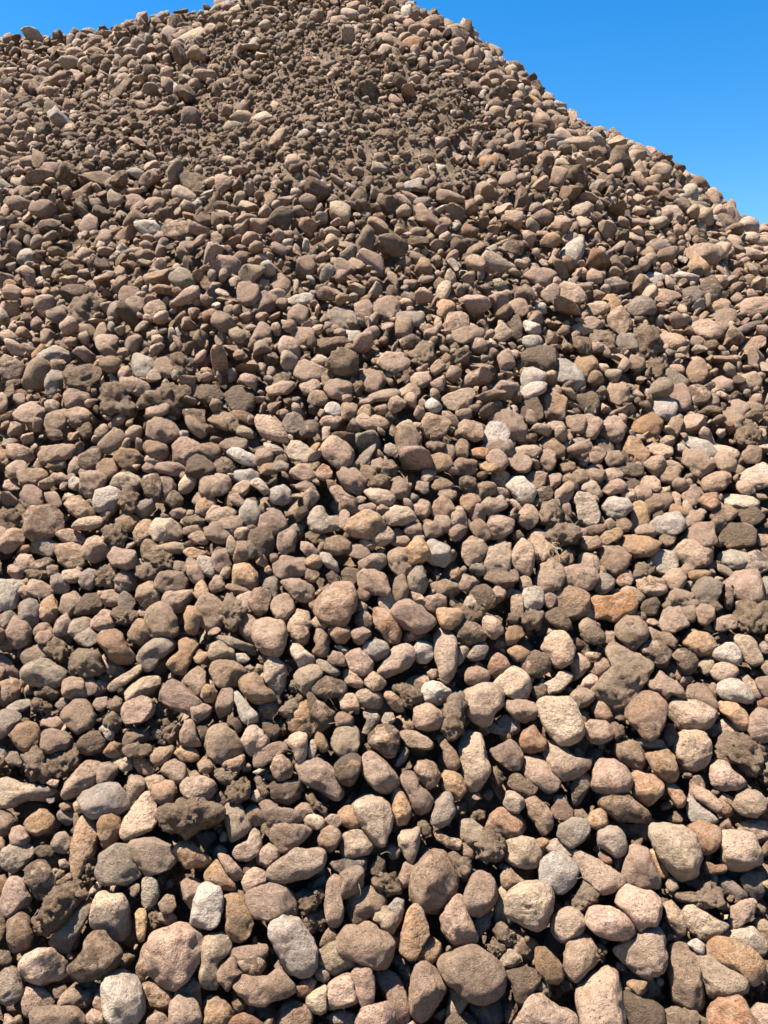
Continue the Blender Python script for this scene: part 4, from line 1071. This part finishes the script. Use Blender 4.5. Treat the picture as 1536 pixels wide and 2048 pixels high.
def candidates(n, pad=520):
    x = rng.uniform(-5.4, 6.0, n); y = rng.uniform(0.1, 9.6, n)
    z = surf(x, y)
    nr = normal_at(x, y)
    P = np.stack([x, y, z], 1)
    pu, pv, dep = project(P)
    view = (P - CAM); view /= np.linalg.norm(view, axis=1, keepdims=True)
    face = -(nr * view).sum(1)
    ok = (pu > -pad) & (pu < 1536 + pad) & (pv > -110) & (pv < 2048 + pad) & (face > -0.22) & (z > -0.75) & (dep > 0.5)
    # uniform per slope area
    return P[ok], nr[ok], pu[ok], pv[ok], dep[ok], face[ok]

heap_fill = Heap()
COLS = list('tTpbogwrkd')
def colour(pv, pu):
    w = np.array([42, 12, 9, 18, 4.5, 4, 2.5, 2.0, 1.5, 10.0])
    if pv < 420: w = np.array([34, 14, 7, 20, 1, 7, 5, 0.4, 2, 20.0])
    return rng.choice(COLS, p=w / w.sum())
N_FILL = [0, 0]
def place(P, nr, pu, pv, dep, r, f, sink, lod=1.0, clodp=None, pal=None, top=True):
    for i in range(len(P)):
        out = pu[i] < -90 or pu[i] > 1626 or pv[i] > 2130
        if out and (not top or r[i] < 0.026): continue
        s = float(soilness(pu[i], pv[i]))
        ri = r[i]
        if s > 0.25 and rng.random() < s * 0.86:
            continue
        if top and pv[i] > 880 and 0 < pu[i] < 1536:
            if pv[i] > 1262 and pv[i] < 2048: continue
            P[i] = P[i] - nr[i] * 0.35 * ri
        v = P[i] - CAM
        edge = -(v @ nr[i]) / np.linalg.norm(v) < 0.2          # skyline
        if edge: ri *= 1.25
        c = P[i] + nr[i] * (sink * ri - (0.22 * ri if s > 0.3 else 0.0) + rng.normal() * (0.32 if edge else 0.34 if top else 0.12) * ri)
        if not free(c, ri, f):
            continue
        insert(c, ri)
        col = pal or colour(pv[i], pu[i])
        if clodp is not None and rng.random() < clodp: col = 'd'
        n = int(np.clip(ri * 803 / dep[i] * 0.33 * lod * (0.6 if out else 1.0), 2, 7))
        if col == 'd': n = max(n, 4 if ri * 803 / dep[i] > 5 else 3)
        V, F = rock(n, rng, col == 'd', rng.random() < 0.75)
        V = V * ri @ rot_random(rng, nr[i], 0.6 if edge else 0.75 if top else 0.3).T + c
        tint, par = tint_of(col, rng, 1.0)
        (heap_clod if col == 'd' else heap_fill).add(V, F, tint, par)
        N_FILL[0] += 1; N_FILL[1] += len(F)

for count, lo, hi, f, sink in ((4000, 0.060, 0.080, 1.0, 0.05), (12000, 0.045, 0.060, 0.96, 0.10), (42000, 0.032, 0.046, 0.90, 0.05), (80000, 0.021, 0.032, 0.90, -0.25), (40000, 0.013, 0.021, 1.0, -0.8)):
    P, nr, pu, pv, dep, face = candidates(int(count * 1.08))
    if lo > 0.06:
        k = rng.random(len(P)) < np.where(pv < 600, 0.12, 0.20)
        P, nr, pu, pv, dep = P[k], nr[k], pu[k], pv[k], dep[k]
    place(P, nr, pu, pv, dep, rng.uniform(lo, hi, len(P)) * np.where(pv < 450, 0.90, np.where(pv < 880, 0.85, 1.0)), f, sink)
P, nr, pu, pv, dep, face = candidates(90000)
k = (soilness(pu, pv) > 0.2) & (face > 0)
P[:, 2] = np.where(k, np.maximum(P[:, 2] - 0.02, soil_z(P[:, 0], P[:, 1])), P[:, 2])
place(P[k], nr[k], pu[k], pv[k], dep[k], 0.014 + 0.042 * rng.random(k.sum()) ** 1.6, 1.45, 0.15, 1.0, 0.5)
# chips, pebbles and crumbs of soil lodged in the gaps between the near stones
P, nr, pu, pv, dep, face = candidates(60000)
k = (pv > 1240) & (pv < 2080) & (pu > -20) & (pu < 1556)
place((P - nr * 0.042)[k], nr[k], pu[k], pv[k], dep[k], 0.008 + 0.020 * rng.random(k.sum()) ** 1.3, 0.9, 0.0, 0.9, 0.35, top=False)
print('fill', N_FILL)
# a deeper layer that shows in the gaps
GRID.clear()
P, nr, pu, pv, dep, face = candidates(26000)
near = ((pv > 1200) & (pv < 2060))
place(P - nr * np.where(near, 0.10, 0.105)[:, None], nr, pu, pv, dep, np.where(near, rng.uniform(0.026, 0.046, len(P)), rng.uniform(0.034, 0.054, len(P))), 0.80, -0.3, 0.3, top=False)
print('deep', N_FILL)

# crumbs of soil and grit on the bare patches and in the gaps
heap_crumb = Heap()
P, nr, pu, pv, dep, face = candidates(420000)
s = soilness(pu, pv)
sel = np.where((s > 0.2) & (rng.random(len(P)) < 0.9) & (face > 0))[0][:10500]
for i in sel:
    r = 0.005 + 0.030 * rng.random() ** 2.6
    V, F = ico(1 if r < 0.013 else 2)
    V = V * (1 + 0.16 * rng.normal(size=(len(V), 1)).clip(-1, 1)) * r * rng.uniform(0.6, 1.1, 3)
    c = np.array([P[i, 0], P[i, 1], soil_z(P[i, 0], P[i, 1])]) + nr[i] * rng.uniform(-0.3, 0.5) * r
    col = 'd' if rng.random() < 0.72 else rng.choice(list('tbg'))
    tint, par = tint_of(col, rng)
    heap_crumb.add(V @ rot_random(rng, nr[i], 1.0).T + c, F, tint, par)

for st, t in [(STONES[i], T0[i]) for i in order if STONES[i]['c'] == 'd' and STONES[i]['cy'] > 850]:
    g = math.sqrt(st['area'] / math.pi)
    for _ in range(18):
        X = st['cx'] + rng.normal() * g * 0.9; Y = st['cy'] + g * 0.5 + rng.normal() * g * 0.8
        r = 0.003 + 0.008 * rng.random() ** 2
        c = CAM + ray([X], [Y])[0] * (t + rng.uniform(-0.015, 0.05))
        V, F = ico(1 if r < 0.006 else 2)
        V = V * (1 + 0.2 * rng.normal(size=(len(V), 1)).clip(-1, 1)) * r * rng.uniform(0.6, 1.1, 3)
        tint, par = tint_of('d', rng)
        heap_crumb.add(V + c, F, tint, par)

heap_near.V += heap_fill.V
heap_near.F += [F + heap_near.n for F in heap_fill.F]
heap_near.T += heap_fill.T; heap_near.P += heap_fill.P
heap_near.build('cobble_mass', M_STONE, 'stuff', 'mass of smaller brown and tan cobbles covering the slope of the pile', 'cobbles')
heap_clod.build('soil_clod_mass', M_SOIL, 'stuff', 'scattered dark soil clods between the stones all over the pile', 'soil clods')
heap_crumb.build('soil_crumbs', M_SOIL, 'stuff', 'fine soil crumbs and grit on the bare upper slope', 'soil crumbs')

# ------------------------------------------------------------------ dry grass and root fibres
def strand(p0, d, length, r, rng, k=7):
    pts = [np.array(p0)]
    d = d / np.linalg.norm(d)
    for _ in range(k):
        d = d + rng.normal(size=3) * 0.28 + np.array([0, 0, -0.10])
        d /= np.linalg.norm(d)
        pts.append(pts[-1] + d * length / k)
    V, F = [], []
    for j, p in enumerate(pts):
        t = pts[min(j + 1, k)] - pts[max(j - 1, 0)]
        t /= np.linalg.norm(t)
        a = np.cross(t, (0.3, 0.9, 0.1)); a /= np.linalg.norm(a)
        b = np.cross(t, a)
        rr = r * (1 - 0.75 * j / k)
        for q in range(3):
            V.append(p + rr * (a * math.cos(q * 2.094) + b * math.sin(q * 2.094)))
    for j in range(k):
        for q in range(3):
            a0, a1 = j * 3 + q, j * 3 + (q + 1) % 3
            F += [(a0, a1, a1 + 3), (a0, a1 + 3, a0 + 3)]
    return np.array(V), np.array(F, np.int32)

def tuft(name, X, Y, count, length, label):
    t = hit(np.array([X]), np.array([Y]))[0]
    base = CAM + ray([X], [Y])[0] * (t - 0.035)
    rng = np.random.default_rng(int(X))
    h = Heap()
    for _ in range(count):
        d = np.array([rng.normal() * 0.5, -0.5 + rng.normal() * 0.2, -0.6 + rng.normal() * 0.5])
        V, F = strand(rng.normal(size=3) * 0.012, d, length * rng.uniform(0.5, 1.2), 0.0011, rng)
        h.add(V, F, np.ones(3), np.zeros(3))
    o = h.build(name, M_ROOT, 'thing', label, 'dry grass')
    o.location = base
tuft('dry_grass_tuft', 1106, 1094, 26, 0.085, 'dry straw-coloured grass tuft hanging between stones at middle right')

h = Heap()
rng = np.random.default_rng(9)
cl = [STONES[i] for i in order if STONES[i]['c'] in 'db' and STONES[i]['cy'] > 700]
for s in cl:
    t = hit(np.array([s['cx']]), np.array([s['cy']]))[0]
    for _ in range(rng.integers(0, 2)):
        X = s['cx'] + rng.normal() * 22; Y = s['cy'] + rng.normal() * 18
        base = CAM + ray([X], [Y])[0] * (t - 0.05)
        V, F = strand(base, rng.normal(size=3) + np.array([0, -0.4, 0]), rng.uniform(0.02, 0.07), 0.0006, rng, 6)
        h.add(V, F, np.ones(3), np.zeros(3))
h.build('root_fibres', M_ROOT, 'stuff', 'fine dry root fibres clinging to clods and stones', 'root fibres')
print('tris', sum(len(o.data.polygons) for o in COL.objects if o.type == 'MESH'))
